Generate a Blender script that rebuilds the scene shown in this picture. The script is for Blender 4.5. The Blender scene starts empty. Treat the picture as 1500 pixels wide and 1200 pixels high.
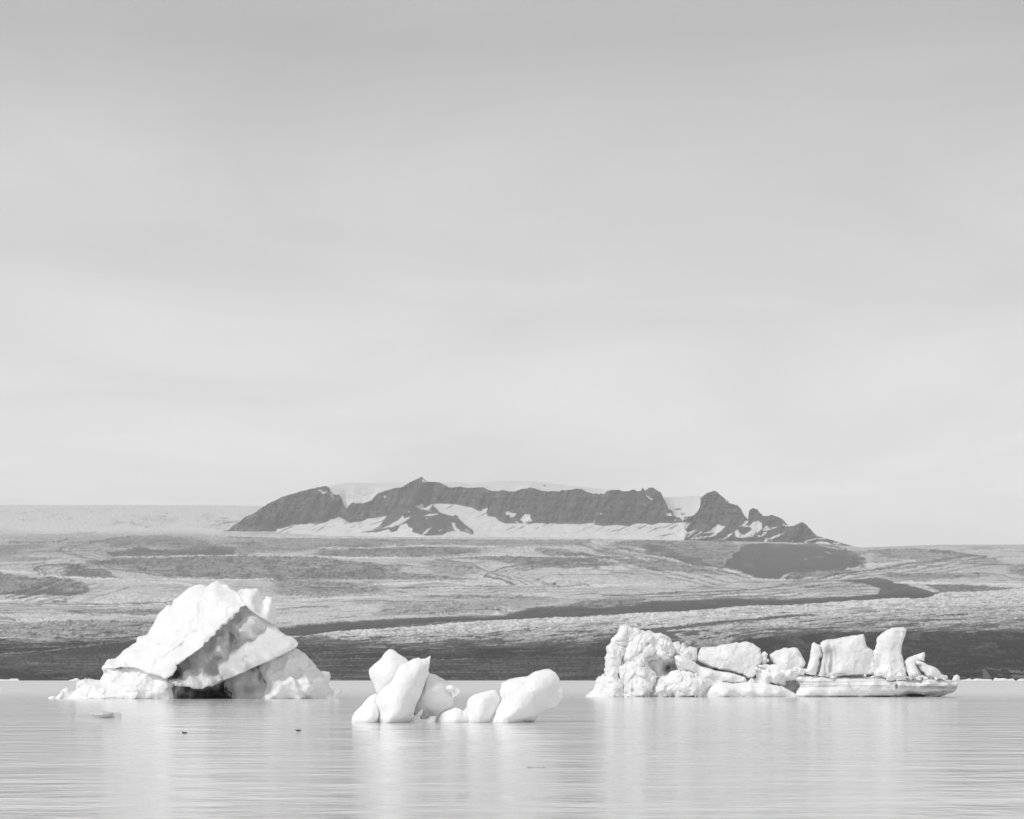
import bpy, math, random
import numpy as np
from mathutils.geometry import delaunay_2d_cdt
from mathutils import Vector

scn = bpy.context.scene
col = scn.collection
H, F, CX, HY = 3.0, 2800.0, 750.0, 993.0      # eye height, focal length, principal column, horizon row of the photograph

# ------------------------------------------------------------------ camera
cam_d = bpy.data.cameras.new('camera')
cam = bpy.data.objects.new('camera', cam_d); col.objects.link(cam)
cam.location = (0, 0, H); cam.rotation_euler = (math.radians(90), 0, 0)
cam_d.sensor_width = 36.0; cam_d.lens = 36.0 * F / 1500.0
cam_d.shift_y = (HY - 600.0) / 1500.0
cam_d.clip_start = 0.5; cam_d.clip_end = 60000
scn.camera = cam

# ------------------------------------------------------------------ sky, sun, exposure
SUN_EL, SUN_AZ = 42.0, -62.0                  # azimuth measured from the view direction's reverse, see below
world = bpy.data.worlds.new('World'); scn.world = world; world.use_nodes = True
nt = world.node_tree; N = nt.nodes; L = nt.links; N.clear()
out = N.new('ShaderNodeOutputWorld'); bg = N.new('ShaderNodeBackground')
tc = N.new('ShaderNodeTexCoord'); sep = N.new('ShaderNodeSeparateXYZ')
L.new(tc.outputs['Generated'], sep.inputs[0])
sky = N.new('ShaderNodeTexSky'); sky.sky_type = 'NISHITA'; sky.sun_disc = False
sky.sun_elevation = math.radians(SUN_EL); sky.sun_rotation = math.radians(235)
bw = N.new('ShaderNodeRGBToBW'); L.new(sky.outputs[0], bw.inputs[0])
# layer of stratus: bright above the horizon, greyer upwards
ramp = N.new('ShaderNodeValToRGB'); L.new(sep.outputs['Z'], ramp.inputs[0])
e = ramp.color_ramp.elements
e[0].position = 0.0; e[0].color = (.97, .97, .97, 1)
e[1].position = 1.0; e[1].color = (.33, .33, .33, 1)
for p, v in ((.09, .895), (.14, .75), (.205, .58), (.262, .51), (.315, .39), (.5, .37)):
    q = e.new(p); q.color = (v, v, v, 1)
# cloud sheet seen in perspective: direction / height
mx = N.new('ShaderNodeMath'); mx.operation = 'MAXIMUM'; mx.inputs[1].default_value = 0.0; L.new(sep.outputs['Z'], mx.inputs[0])
ad = N.new('ShaderNodeMath'); ad.operation = 'ADD'; ad.inputs[1].default_value = 0.12; L.new(mx.outputs[0], ad.inputs[0])
dx = N.new('ShaderNodeMath'); dx.operation = 'DIVIDE'; L.new(sep.outputs['X'], dx.inputs[0]); L.new(ad.outputs[0], dx.inputs[1])
dy = N.new('ShaderNodeMath'); dy.operation = 'DIVIDE'; L.new(sep.outputs['Y'], dy.inputs[0]); L.new(ad.outputs[0], dy.inputs[1])
cb = N.new('ShaderNodeCombineXYZ'); L.new(dx.outputs[0], cb.inputs[0]); L.new(dy.outputs[0], cb.inputs[1])
cl = N.new('ShaderNodeTexNoise'); cl.inputs['Scale'].default_value = 1.25; cl.inputs['Detail'].default_value = 6
cl.inputs['Roughness'].default_value = .55; cl.inputs['Distortion'].default_value = .6; L.new(cb.outputs[0], cl.inputs['Vector'])
mr = N.new('ShaderNodeMapRange'); mr.inputs['From Min'].default_value = .25; mr.inputs['From Max'].default_value = .75
mr.inputs['To Min'].default_value = .89; mr.inputs['To Max'].default_value = 1.11; L.new(cl.outputs[0], mr.inputs['Value'])
mul = N.new('ShaderNodeMath'); mul.operation = 'MULTIPLY'; L.new(ramp.outputs[0], mul.inputs[0]); L.new(mr.outputs[0], mul.inputs[1])
sk = N.new('ShaderNodeMath'); sk.operation = 'MULTIPLY_ADD'; sk.inputs[1].default_value = .004
L.new(bw.outputs[0], sk.inputs[0]); L.new(mul.outputs[0], sk.inputs[2])
L.new(sk.outputs[0], bg.inputs['Color']); bg.inputs['Strength'].default_value = 1.0
L.new(bg.outputs[0], out.inputs['Surface'])

sd = bpy.data.lights.new('sun', 'SUN'); sd.energy = 1.5; sd.angle = math.radians(12); sd.color = (1, 1, 1)
sun = bpy.data.objects.new('sun', sd); col.objects.link(sun)
az = math.radians(50)                         # sun to the left of and behind the camera
sv = Vector((-math.sin(az) * math.cos(math.radians(SUN_EL)), -math.cos(az) * math.cos(math.radians(SUN_EL)), math.sin(math.radians(SUN_EL))))
sun.rotation_euler = (-sv).to_track_quat('-Z', 'Y').to_euler()
vs = scn.view_settings
scn.display_settings.display_device = 'sRGB'
vs.view_transform = 'Standard'; vs.look = 'None'; vs.gamma = 1.0; vs.use_curve_mapping = False
vs.exposure = 0.41

# ------------------------------------------------------------------ numpy noise
def _h(ix, iy, iz, s):
    n = (ix * 374761393 + iy * 668265263 + iz * 1442695041 + s * 974711) & 0xffffffff
    n = ((n ^ (n >> 13)) * 1274126177) & 0xffffffff
    n = ((n ^ (n >> 16)) * 2246822519) & 0xffffffff
    return ((n ^ (n >> 15)) & 0xffffff) / float(0xffffff)
def noise3(x, y, z=0.0, s=0):
    x, y, z = np.broadcast_arrays(np.asarray(x, float), np.asarray(y, float), np.asarray(z, float))
    ix = np.floor(x).astype(np.int64); iy = np.floor(y).astype(np.int64); iz = np.floor(z).astype(np.int64)
    fx, fy, fz = x - ix, y - iy, z - iz
    u, v, w = (f * f * f * (f * (f * 6 - 15) + 10) for f in (fx, fy, fz))
    r = 0
    for a in (0, 1):
        for b in (0, 1):
            for c in (0, 1):
                r = r + (u if a else 1 - u) * (v if b else 1 - v) * (w if c else 1 - w) * _h(ix + a, iy + b, iz + c, s)
    return r * 2 - 1
def noise2(x, y, s=0):
    x, y = np.broadcast_arrays(np.asarray(x, float), np.asarray(y, float))
    ix = np.floor(x).astype(np.int64); iy = np.floor(y).astype(np.int64)
    fx, fy = x - ix, y - iy
    u, v = (f * f * f * (f * (f * 6 - 15) + 10) for f in (fx, fy))
    a = _h(ix, iy, 7, s); b = _h(ix + 1, iy, 7, s); c = _h(ix, iy + 1, 7, s); d = _h(ix + 1, iy + 1, 7, s)
    return ((a * (1 - u) + b * u) * (1 - v) + (c * (1 - u) + d * u) * v) * 2 - 1
def fbm2(x, y, s=0, o=4, g=.5):
    r = 0; a = 1; t = 0; ca, sa = math.cos(.6), math.sin(.6)
    for k in range(o):
        r = r + a * noise2(x, y, s + k * 17); t += a; a *= g
        x, y = (ca * x - sa * y) * 2.03 + 5.1, (sa * x + ca * y) * 2.03 + 1.7
    return r / t
def fbm3(p, sc, s=0, o=4, g=.5):
    r = 0; a = 1; t = 0; q = p * sc
    for k in range(o):
        r = r + a * noise3(q[:, 0], q[:, 1], q[:, 2], s + k * 17); t += a; a *= g
        q = q[:, [1, 2, 0]] * 2.03 + 3.7
    return r / t
def worley(p, sc, s=0):
    q = p * sc; i = np.floor(q).astype(np.int64); f = q - i
    d1 = np.full(len(p), 9.0); d2 = np.full(len(p), 9.0)
    for a in (-1, 0, 1):
        for b in (-1, 0, 1):
            for c in (-1, 0, 1):
                X, Y, Z = i[:, 0] + a, i[:, 1] + b, i[:, 2] + c
                d = (a + _h(X, Y, Z, s) - f[:, 0]) ** 2 + (b + _h(X, Y, Z, s + 1) - f[:, 1]) ** 2 + (c + _h(X, Y, Z, s + 2) - f[:, 2]) ** 2
                d2 = np.minimum(d2, np.maximum(d, d1)); d1 = np.minimum(d1, d)
    return np.sqrt(d1), np.sqrt(d2)
def facets(p, sc, s=0):
    """chipped planar steps: each cell of a cellular pattern is a tilted plane"""
    q = p * sc; i = np.floor(q).astype(np.int64); f = q - i
    d1 = np.full(len(p), 9.0); r = np.zeros(len(p))
    for a in (-1, 0, 1):
        for b in (-1, 0, 1):
            for c in (-1, 0, 1):
                X, Y, Z = i[:, 0] + a, i[:, 1] + b, i[:, 2] + c
                v = (a + _h(X, Y, Z, s) - f[:, 0], b + _h(X, Y, Z, s + 1) - f[:, 1], c + _h(X, Y, Z, s + 2) - f[:, 2])
                d = v[0] ** 2 + v[1] ** 2 + v[2] ** 2
                w = sum(v[k] * (_h(X, Y, Z, s + 5 + k) * 2 - 1) for k in range(3)) + .3 * (_h(X, Y, Z, s + 9) - .5)
                k = d < d1; r = np.where(k, w, r); d1 = np.minimum(d1, d)
    return r
def sstep(a, b, x):
    t = np.clip((x - a) / (b - a), 0, 1); return t * t * (3 - 2 * t)
def at(px, py, Y):
    return ((px - CX) / F * Y, Y, H + (HY - py) / F * Y)

# ------------------------------------------------------------------ scene helpers
def tag(o, label=None, cat=None, group=None, kind=None):
    if label: o['label'] = label
    if cat: o['category'] = cat
    if group: o['group'] = group
    if kind: o['kind'] = kind
    return o
def empty(name, loc):
    o = bpy.data.objects.new(name, None); o.location = loc; o.empty_display_size = .5; col.objects.link(o); return o
def link_mesh(name, me, mat, parent=None):
    if mat: me.materials.clear(); me.materials.append(mat)
    o = bpy.data.objects.new(name, me); col.objects.link(o)
    if parent:
        o.parent = parent
        o.location = (-parent.location[0], -parent.location[1], -parent.location[2])
    return o
def grid_mesh(name, P, attrs, smooth=True):
    """P: rows x cols x 3"""
    r, c = P.shape[:2]
    me = bpy.data.meshes.new(name)
    idx = np.arange(r * c).reshape(r, c)
    q = np.stack([idx[:-1, :-1], idx[:-1, 1:], idx[1:, 1:], idx[1:, :-1]], -1).reshape(-1, 4)
    me.vertices.add(r * c); me.vertices.foreach_set('co', P.reshape(-1).astype(np.float32))
    me.loops.add(len(q) * 4); me.loops.foreach_set('vertex_index', q.reshape(-1).astype(np.int32))
    me.polygons.add(len(q)); me.polygons.foreach_set('loop_start', np.arange(0, len(q) * 4, 4, dtype=np.int32))
    me.polygons.foreach_set('use_smooth', np.full(len(q), smooth))
    me.update(calc_edges=True)
    for k, v in attrs.items():
        a = me.attributes.new(k, 'FLOAT', 'POINT'); a.data.foreach_set('value', v.reshape(-1).astype(np.float32))
    return me

def new_mat(name):
    m = bpy.data.materials.new(name); m.use_nodes = True
    return m, m.node_tree.nodes, m.node_tree.links, m.node_tree.nodes['Principled BSDF']
def mth(N, L, op, a, b=None, c=None):
    n = N.new('ShaderNodeMath'); n.operation = op
    for i, v in enumerate((a, b, c)):
        if v is None: continue
        if isinstance(v, (int, float)): n.inputs[i].default_value = v
        else: L.new(v, n.inputs[i])
    return n.outputs[0]
def nse(N, L, vec, scale, detail=3, rough=.5, size=(1, 1, 1)):
    if size != (1, 1, 1):
        mp = N.new('ShaderNodeMapping'); mp.inputs['Scale'].default_value = size; L.new(vec, mp.inputs[0]); vec = mp.outputs[0]
    n = N.new('ShaderNodeTexNoise'); n.inputs['Scale'].default_value = scale; n.inputs['Detail'].default_value = detail
    n.inputs['Roughness'].default_value = rough; L.new(vec, n.inputs['Vector']); return n.outputs[0]
def posn(N):
    return N.new('ShaderNodeNewGeometry').outputs['Position']

def terrain_mat(name, rough, nscale, bump):
    m, N, L, P = new_mat(name)
    a = N.new('ShaderNodeAttribute'); a.attribute_name = 'albedo'
    p = posn(N)
    n1 = nse(N, L, p, nscale, 4, .6)
    v = mth(N, L, 'MULTIPLY', a.outputs['Fac'], mth(N, L, 'MULTIPLY_ADD', n1, .5, .75))
    L.new(v, P.inputs['Base Color']); P.inputs['Roughness'].default_value = rough
    P.inputs['Specular IOR Level'].default_value = .15
    b = N.new('ShaderNodeBump'); b.inputs['Distance'].default_value = bump; b.inputs['Strength'].default_value = 1
    L.new(nse(N, L, p, nscale * .8, 5, .6), b.inputs['Height']); L.new(b.outputs[0], P.inputs['Normal'])
    return m
M_GLACIER = terrain_mat('debris streaked glacier ice', .9, .06, 3.0)
M_MOUNT = terrain_mat('basalt and snow', .95, .02, 6.0)

def ice_mat(name, base, var=.06, rough=.45, strata=0.0, dirt=0.0, sss=.0, bumpd=.02, scale=1.0):
    m, N, L, P = new_mat(name)
    p = posn(N)
    n = nse(N, L, p, .5 * scale, 5, .55)
    v = mth(N, L, 'MULTIPLY_ADD', mth(N, L, 'SUBTRACT', n, .5), var * 2, base)
    if strata:
        s1 = nse(N, L, p, 1.0, 4, .6, (.05, .05, 2.2))
        s2 = nse(N, L, p, .6, 3, .5, (1, 1, .25))
        k = mth(N, L, 'MULTIPLY', mth(N, L, 'SMOOTH_MIN', mth(N, L, 'MAXIMUM', mth(N, L, 'SUBTRACT', s1, .47), 0.0), .12), mth(N, L, 'MULTIPLY', s2, strata * 8))
        v = mth(N, L, 'SUBTRACT', v, k)
    if dirt:
        d1 = nse(N, L, p, .55, 6, .62, (1, 1, .45))
        k = mth(N, L, 'MULTIPLY', mth(N, L, 'MAXIMUM', mth(N, L, 'SUBTRACT', d1, .6), 0.0), dirt * 5)
        v = mth(N, L, 'SUBTRACT', v, mth(N, L, 'MINIMUM', k, base * .75))
    at_ = N.new('ShaderNodeAttribute'); at_.attribute_name = 'stain_and_shade'  # carries ash stains and the painted shade of recesses
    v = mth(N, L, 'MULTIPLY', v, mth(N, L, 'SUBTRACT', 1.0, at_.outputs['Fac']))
    v = mth(N, L, 'MAXIMUM', mth(N, L, 'MINIMUM', v, .93), .01)
    L.new(v, P.inputs['Base Color']); P.inputs['Roughness'].default_value = rough
    P.inputs['IOR'].default_value = 1.31; P.inputs['Specular IOR Level'].default_value = .35
    if sss:
        P.inputs['Subsurface Weight'].default_value = sss
        P.inputs['Subsurface Radius'].default_value = (1, 1, 1); P.inputs['Subsurface Scale'].default_value = .25
    b = N.new('ShaderNodeBump'); b.inputs['Distance'].default_value = bumpd; b.inputs['Strength'].default_value = 1.0
    L.new(nse(N, L, p, 4 * scale, 5, .6), b.inputs['Height']); L.new(b.outputs[0], P.inputs['Normal'])
    return m
M_ICE = ice_mat('weathered white ice', .90, .05)
M_SMOOTH = ice_mat('smooth washed ice', .92, .03, .3, sss=.7, bumpd=.006)
M_SHADE = ice_mat('shade darkened glacier ice', .70, .12, .35)  # darker copy of the ice, shade of overhung faces put into its colour
M_STRATA = ice_mat('layered floe ice with ash bands', .80, .08, .4, strata=1.0, dirt=.25)
M_DIRTY = ice_mat('ash stained ice', .88, .06, .5, dirt=.9)
M_CLEAR_SHADE = ice_mat('dark clear ice with hollow shade', .42, .22, .15)  # dark ice tone that also stands in for shade inside hollows

# ------------------------------------------------------------------ painting of materials on terrain (world-fixed, given by bearing and base height)
def interp(x, pts):
    p = np.array(pts, float); return np.interp(x, p[:, 0], p[:, 1])
def poly_sd(px, py, pts, ky=1.0):
    """signed distance, negative inside"""
    pts = [(a, b * ky) for a, b in pts]; y = py * ky
    d = np.full(px.shape, 1e18); ins = np.zeros(px.shape, bool)
    for i in range(len(pts)):
        x1, y1 = pts[i - 1]; x2, y2 = pts[i]
        ex, ey = x2 - x1, y2 - y1; wx, wy = px - x1, y - y1
        t = np.clip((wx * ex + wy * ey) / (ex * ex + ey * ey + 1e-12), 0, 1)
        d = np.minimum(d, (wx - ex * t) ** 2 + (wy - ey * t) ** 2)
        c = ((y1 > y) != (y2 > y))
        if ey != 0: ins ^= c & (px < ex * (y - y1) / ey + x1)
    d = np.sqrt(d); return np.where(ins, -d, d)
def line_d(px, py, pts, ky=1.0):
    d = np.full(px.shape, 1e18)
    for (x1, y1), (x2, y2) in zip(pts[:-1], pts[1:]):
        ex, ey = x2 - x1, (y2 - y1) * ky; wx, wy = px - x1, (py - y1) * ky
        t = np.clip((wx * ex + wy * ey) / (ex * ex + ey * ey + 1e-12), 0, 1)
        d = np.minimum(d, (wx - ex * t) ** 2 + (wy - ey * t) ** 2)
    return np.sqrt(d)
def local(px, py, pts, pad=22):
    a = np.array(pts, float)
    return (px > a[:, 0].min() - pad) & (px < a[:, 0].max() + pad) & (py > a[:, 1].min() - pad) & (py < a[:, 1].max() + pad)

# ------------------------------------------------------------------ water
def build_water():
    me = bpy.data.meshes.new('water')
    me.from_pydata([(-9000, -600, 0), (9000, -600, 0), (9000, 6000, 0), (-9000, 6000, 0)], [], [(0, 1, 2, 3)])
    m, N, L, P = new_mat('milky lagoon water')
    p = posn(N)
    P.inputs['Base Color'].default_value = (.74, .74, .74, 1)
    P.inputs['IOR'].default_value = 1.333
    P.inputs['Roughness'].default_value = .17
    sp = N.new('ShaderNodeSeparateXYZ'); L.new(p, sp.inputs[0])
    rr = N.new('ShaderNodeMapRange'); rr.inputs['From Min'].default_value = 250; rr.inputs['From Max'].default_value = 650
    rr.inputs['To Min'].default_value = .11; rr.inputs['To Max'].default_value = .34; L.new(sp.outputs['Y'], rr.inputs['Value'])
    L.new(rr.outputs[0], P.inputs['Roughness'])          # open water farther out is wind-roughened
    w1 = nse(N, L, p, 1.0, 3, .6, (1.5, 1.9, 1))
    w2 = nse(N, L, p, 1.0, 3, .5, (.42, .6, 1))
    w3 = nse(N, L, p, 1.0, 2, .5, (.10, .17, 1))
    gust = nse(N, L, p, 1.0, 3, .5, (.02, .05, 1))
    g = mth(N, L, 'MAXIMUM', mth(N, L, 'MULTIPLY_ADD', gust, 2.0, -.45), .2)
    h = mth(N, L, 'ADD', mth(N, L, 'MULTIPLY', mth(N, L, 'ADD', mth(N, L, 'MULTIPLY', w1, .05), mth(N, L, 'MULTIPLY', w2, .15)), g), mth(N, L, 'MULTIPLY', w3, .18))
    b = N.new('ShaderNodeBump'); b.inputs['Distance'].default_value = 1.0; b.inputs['Strength'].default_value = 1.0
    L.new(h, b.inputs['Height']); L.new(b.outputs[0], P.inputs['Normal'])
    o = link_mesh('water', me, m); tag(o, 'pale calm lagoon water with fine ripples', kind='structure')
    me2 = bpy.data.meshes.new('lake_bed')
    me2.from_pydata([(-9000, -600, -3), (9000, -600, -3), (9000, 6000, -3), (-9000, 6000, -3)], [], [(0, 1, 2, 3)])
    m2, N, L, P = new_mat('grey silt'); P.inputs['Base Color'].default_value = (.2, .2, .2, 1)
    tag(link_mesh('lake_bed', me2, m2), 'silt bed under the lagoon', kind='structure')
build_water()

# ------------------------------------------------------------------ glacier
def Yof(py):
    s = (996.8 - py) / (996.8 - 795.0)
    y = 2100.0 * (12000.0 / 2100.0) ** s
    return np.where(py < 795, 12000 + (795 - py) * 75.0, y)

MORAINE = [(-400, 938), (0, 936), (80, 936), (160, 933), (210, 931), (330, 935), (407, 936), (500, 943), (600, 944), (700, 939), (780, 939), (830, 940), (880, 936),
           (960, 945), (1020, 950), (1060, 944), (1100, 934), (1233, 925), (1327, 924), (1380, 925), (1420, 927), (1441, 924), (1500, 927), (1900, 925)]
UP_TOP = [(-400, 936), (300, 934), (407, 921), (470, 914), (533, 910), (583, 906), (700, 905), (733, 902), (770, 893), (800, 889), (900, 889), (930, 886), (960, 882), (1020, 881),
          (1050, 878), (1080, 875), (1110, 878), (1160, 876), (1200, 876), (1240, 873), (1287, 872), (1370, 869), (1500, 863), (1900, 852)]
UP_BOT = [(-400, 936), (300, 935), (407, 932), (447, 933), (500, 928), (600, 918), (700, 912), (800, 907), (900, 902), (1000, 897), (1100, 889), (1200, 884), (1280, 881), (1350, 878),
          (1380, 870), (1420, 867), (1500, 863), (1900, 852)]
TOP = [(-400, 740), (300, 740), (386, 741), (392, 779.5), (400, 780), (480, 785), (600, 787), (700, 787), (800, 787), (900, 790), (1000, 791.5), (1060, 793), (1140, 794), (1200, 796),
       (1240, 799.5), (1262, 802), (1300, 801), (1330, 799.5), (1380, 798), (1900, 797)]

def build_glacier():
    nc, nr = 1750, 470
    pxs = np.linspace(-330, 1830, nc)
    top = interp(pxs, TOP)
    t = np.linspace(0, 1, nr)[:, None]
    ft = np.maximum(top, interp(pxs, [(-400, 778), (300, 779), (400, 780), (480, 785)]))
    py = np.where(t < .88, 998.0 + (ft[None, :] - 998.0) * np.minimum(t / .88, 1), ft[None] + (top - ft)[None] * np.clip((t - .88) / .12, 0, 1) - 1e-3 * np.clip(t - .88, 0, 1))
    px = np.broadcast_to(pxs[None, :], py.shape).copy()
    Y = Yof(py); X = (px - CX) / F * Y
    # warp used for all painted borders
    wx = px + 3.0 * fbm2(px / 9, py / 3, 3, 3)
    wy = py + 1.1 * fbm2(px / 14, py / 4, 5, 4) + .7 * noise2(px / 2.5, py / 1.5, 8)
    # flow-following coordinate: streaks bend with the bands
    tilt = interp(px, [(-400, 0), (300, 0), (407, 6), (700, -14), (1000, -30), (1200, -42), (1500, -62), (1900, -85)])
    wgt = sstep(850, 900, py) * (1 - .75 * sstep(925, 960, py))
    v = py - tilt * wgt * .95
    st_long = fbm2(px / 60, v / 1.6, 11, 4, .6)
    st_mid = fbm2(px / 22, v / 1.3, 12, 4, .6)
    grain = fbm2(px / 3.2, py / 1.7, 13, 2, .6) * 1.5
    cre = (fbm2(px / 6.5 + .25 * v, py / 2.4, 14, 3, .6)) * 1.5
    mot = fbm2(px / 26, py / 5, 16, 5, .65) * 1.4
    fold = np.sin(py * 1.1 + 5 * fbm2(px / 120, py / 14, 18, 3) + px / 46) * sstep(-.2, .5, fbm2(px / 90, py / 10, 19, 2))
    big = fbm2(px / 240, py / 16, 15, 3)
    # clean ice
    alb = .70 + .10 * big + .10 * st_long
    rough = .10 + .5 * np.clip(big + .1, 0, 1)
    def band(a, top_, bot_, val, soft=1.2, mix=1.0, rg=None):
        nonlocal alb, rough
        tt = interp(wx, top_); bb = interp(wx, bot_)
        m = sstep(-soft, soft, wy - tt) * sstep(-soft, soft, bb - wy) * mix
        if a is not None: m = m * sstep(a[0], a[0] + 8, wx) * (1 - sstep(a[1] - 8, a[1], wx))
        alb = alb * (1 - m) + val * m
        if rg is not None: rough = rough * (1 - m) + rg * m
    def poly(pts, val, soft=1.2, mix=1.0, rg=None, ky=1.6):
        nonlocal alb, rough
        k = local(px, py, pts)
        if soft >= 1.4:
            vfac = 1.0; q = [(a / 4.5, b) for a, b in pts]
            m = 1 - sstep(-soft * 1.3, soft * 1.1, poly_sd(wx[k] / 4.5, wy[k], q, 1.0))
            m = sstep(.12, .88, m + .8 * mot[k] * (1 - np.abs(2 * m - 1)) ** .5) * mix
            if rg is None or rg > .45:
                m = m * (.55 + .75 * sstep(-.55, .55, .55 * grain[k] + .5 * cre[k] + .7 * st_mid[k])); vfac = .80
        else:
            m = (1 - sstep(-soft, soft, poly_sd(wx[k], wy[k], pts, ky))) * mix
        vv = val * (vfac if soft >= 1.4 else 1) * (1 + .10 * mot[k])
        m = np.clip(m, 0, 1)
        alb[k] = alb[k] * (1 - m) + vv * m
        if rg is not None: rough[k] = rough[k] * (1 - m) + rg * m
    def stroke(pts, val, w=1.0, mix=.8, ky=1.15):
        nonlocal alb
        k = local(px, py, pts)
        m = (1 - sstep(w * .3, w * 1.5, line_d(wx[k], wy[k], pts, ky))) * mix * (.35 + .65 * sstep(-.7, .1, mot[k] + .3 * grain[k]))
        alb[k] = alb[k] * (1 - m) + val * m
    # --- high snow field beyond the mountain's left end
    snow = (1 - sstep(774, 784, py + 3 * noise2(px / 80, 0, 2))) * (1 - sstep(430, 500, px))
    alb = alb * (1 - snow) + .93 * snow; rough = rough * (1 - snow) + .05 * snow
    for (x0, x1, y, h, a) in ((0, 62, 750, 3, .5), (25, 55, 761, 2, .4), (70, 105, 754, 6, .5), (108, 132, 745.5, 1.2, .7), (145, 165, 745.5, .9, .5), (72, 90, 766, 1.2, .5), (128, 143, 752, 4, .4),
                            (150, 200, 766, 5, .5), (170, 240, 763, 6, .55), (232, 262, 757, 6, .7), (205, 225, 772, 2, .5), (230, 250, 772, 1.5, .6), (290, 345, 762, 9, .7), (310, 360, 768, 10, .8),
                            (-200, -20, 757, 8, .5), (95, 115, 762, 5, .3)):
        m = np.exp(-((px - (x0 + x1) / 2) / (x1 - x0) * 2) ** 2 - ((py - y) / h) ** 2) * a
        m = m * sstep(.0, .35, fbm2(px / 9 + py / 4, py / 2.2, 21, 4, .6) + .08)
        alb = alb * (1 - m) + .42 * m
        rough = rough + m * .8
    # --- middle glacier: shade of debris region by region (value, roughness)
    poly([(330, 785), (480, 787), (700, 788), (860, 790), (860, 800), (600, 802), (470, 806), (380, 808), (330, 812)], .47, 3, .8, .5)
    poly([(-400, 790), (120, 783), (300, 784), (345, 790), (345, 830), (200, 825), (100, 815), (-400, 822)], .52, 4, .7, .25)
    poly([(-400, 812), (0, 814), (50, 815), (90, 818), (50, 823), (0, 824), (-400, 826)], .43, 2, .8, .3)
    stroke([(13, 794), (50, 794), (85, 793), (100, 790)], .30, 1.3); stroke([(100, 795), (135, 793)], .35, 1.5)
    stroke([(40, 784), (80, 784), (140, 780)], .42, 1.3); stroke([(83, 806), (100, 802), (125, 799), (145, 792), (165, 788)], .38, 1.0)
    stroke([(83, 806), (105, 813), (115, 818), (130, 819)], .40, .9)
    poly([(150, 800), (165, 797), (185, 794), (180, 798), (165, 801)], .30, 1.5)
    poly([(150, 795), (180, 787), (240, 783), (300, 790), (330, 800), (300, 804), (240, 802), (205, 799), (180, 803), (160, 803)], .42, 3, .7, .5)
    poly([(150, 809), (170, 807), (185, 806), (198, 802), (208, 801), (222, 804), (240, 804), (262, 803), (300, 799), (345, 801), (345, 812), (235, 814), (200, 817), (172, 817.5), (158, 813)], .25, 1.4, 1, .35)
    poly([(120, 822), (180, 818), (240, 816), (345, 813), (470, 813), (520, 822), (600, 830), (560, 848), (480, 850), (420, 852), (330, 848), (250, 844), (180, 834), (120, 828)], .36, 3, .75, 1.0)
    poly([(130, 821), (200, 820), (200, 828), (130, 828)], .33, 2, .7, .8)
    poly([(100, 832), (108, 822), (114, 828), (125, 836), (150, 834), (168, 846), (140, 847), (115, 846), (90, 842)], .27, 2, .8, 1.0)
    stroke([(104, 822), (100, 826), (112, 836), (120, 844)], .22, 1.6); stroke([(50, 835), (48, 828), (65, 825)], .33, 1.5); stroke([(55, 832), (68, 842)], .32, 1.5)
    poly([(-400, 838), (0, 838), (25, 842), (70, 846), (110, 850), (135, 862), (125, 873), (100, 876), (60, 873), (20, 872), (-400, 880)], .38, 2, .85, 1.1)
    poly([(55, 868), (75, 858), (90, 866), (120, 864), (118, 872), (100, 875), (75, 873)], .25, 1.6, .85, .8)
    stroke([(0, 871), (20, 868), (45, 862), (70, 852)], .25, 1.6); stroke([(30, 870), (60, 860), (85, 850)], .25, 1.6); stroke([(10, 845), (35, 860)], .27, 1.3)
    poly([(75, 880), (100, 876), (97, 882), (80, 883)], .36, 1.2, .8, .6)
    stroke([(0, 892), (30, 890), (60, 888)], .40, 1.2); stroke([(-300, 905), (0, 905), (22, 906)], .36, 1.6)
    poly([(80, 893), (160, 893), (240, 892), (300, 890), (300, 898), (200, 900), (110, 899)], .42, 2, .75, .6)
    poly([(-400, 912), (0, 912), (60, 910), (120, 909), (240, 910), (320, 912), (320, 928), (200, 932), (100, 937), (-400, 934)], .47, 3, .7, 1.3)
    # centre
    poly([(460, 805), (500, 802), (600, 801), (690, 802), (720, 806), (690, 811), (600, 815), (500, 815), (465, 813)], .37, 2, .85, .9)
    poly([(450, 838), (560, 838), (640, 840), (700, 848), (650, 850), (500, 848), (440, 846)], .34, 2, .7, 1.0)
    poly([(400, 850), (480, 850), (560, 856), (560, 868), (480, 875), (400, 872)], .44, 3, .7, .9)
    stroke([(405, 895), (430, 891), (480, 888)], .34, 1.4, .8)
    poly([(560, 852), (640, 851), (740, 855), (700, 858), (600, 861), (560, 858)], .74, 2, .7, .05)
    stroke([(540, 860), (600, 861), (660, 860)], .42, 1.4, .7)
    poly([(640, 818), (700, 815), (780, 815), (860, 818), (900, 824), (900, 830), (830, 832), (760, 832), (735, 840), (712, 843), (730, 836), (790, 828), (720, 822), (680, 820)], .35, 2, .8, 1.0)
    poly([(640, 820), (680, 822), (700, 836), (680, 846), (640, 838), (620, 828)], .43, 3, .6, .7)
    stroke([(712, 843), (735, 850), (752, 856)], .32, 1.6, .8); stroke([(752, 857), (735, 861), (715, 864)], .34, 1.3, .8)
    poly([(690, 860), (702, 859), (710, 862), (700, 864)], .28, 1, .8)
    poly([(820, 808), (860, 808), (870, 812), (880, 818), (850, 816), (830, 814)], .26, 1.6, .9, .9)
    poly([(785, 806), (800, 803), (830, 806), (880, 815), (1000, 822), (980, 826), (860, 818), (800, 814)], .38, 2, .8, .9)
    stroke([(785, 851), (805, 843), (850, 841), (900, 840)], .36, 1.1, .8); stroke([(845, 795), (870, 805), (900, 812)], .38, 1.1, .7); stroke([(845, 795), (870, 789)], .42, 1, .6)
    stroke([(793, 857), (815, 856)], .26, 1.1); poly([(811, 853), (816, 854), (816, 857), (811, 857)], .3, .7)
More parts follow.
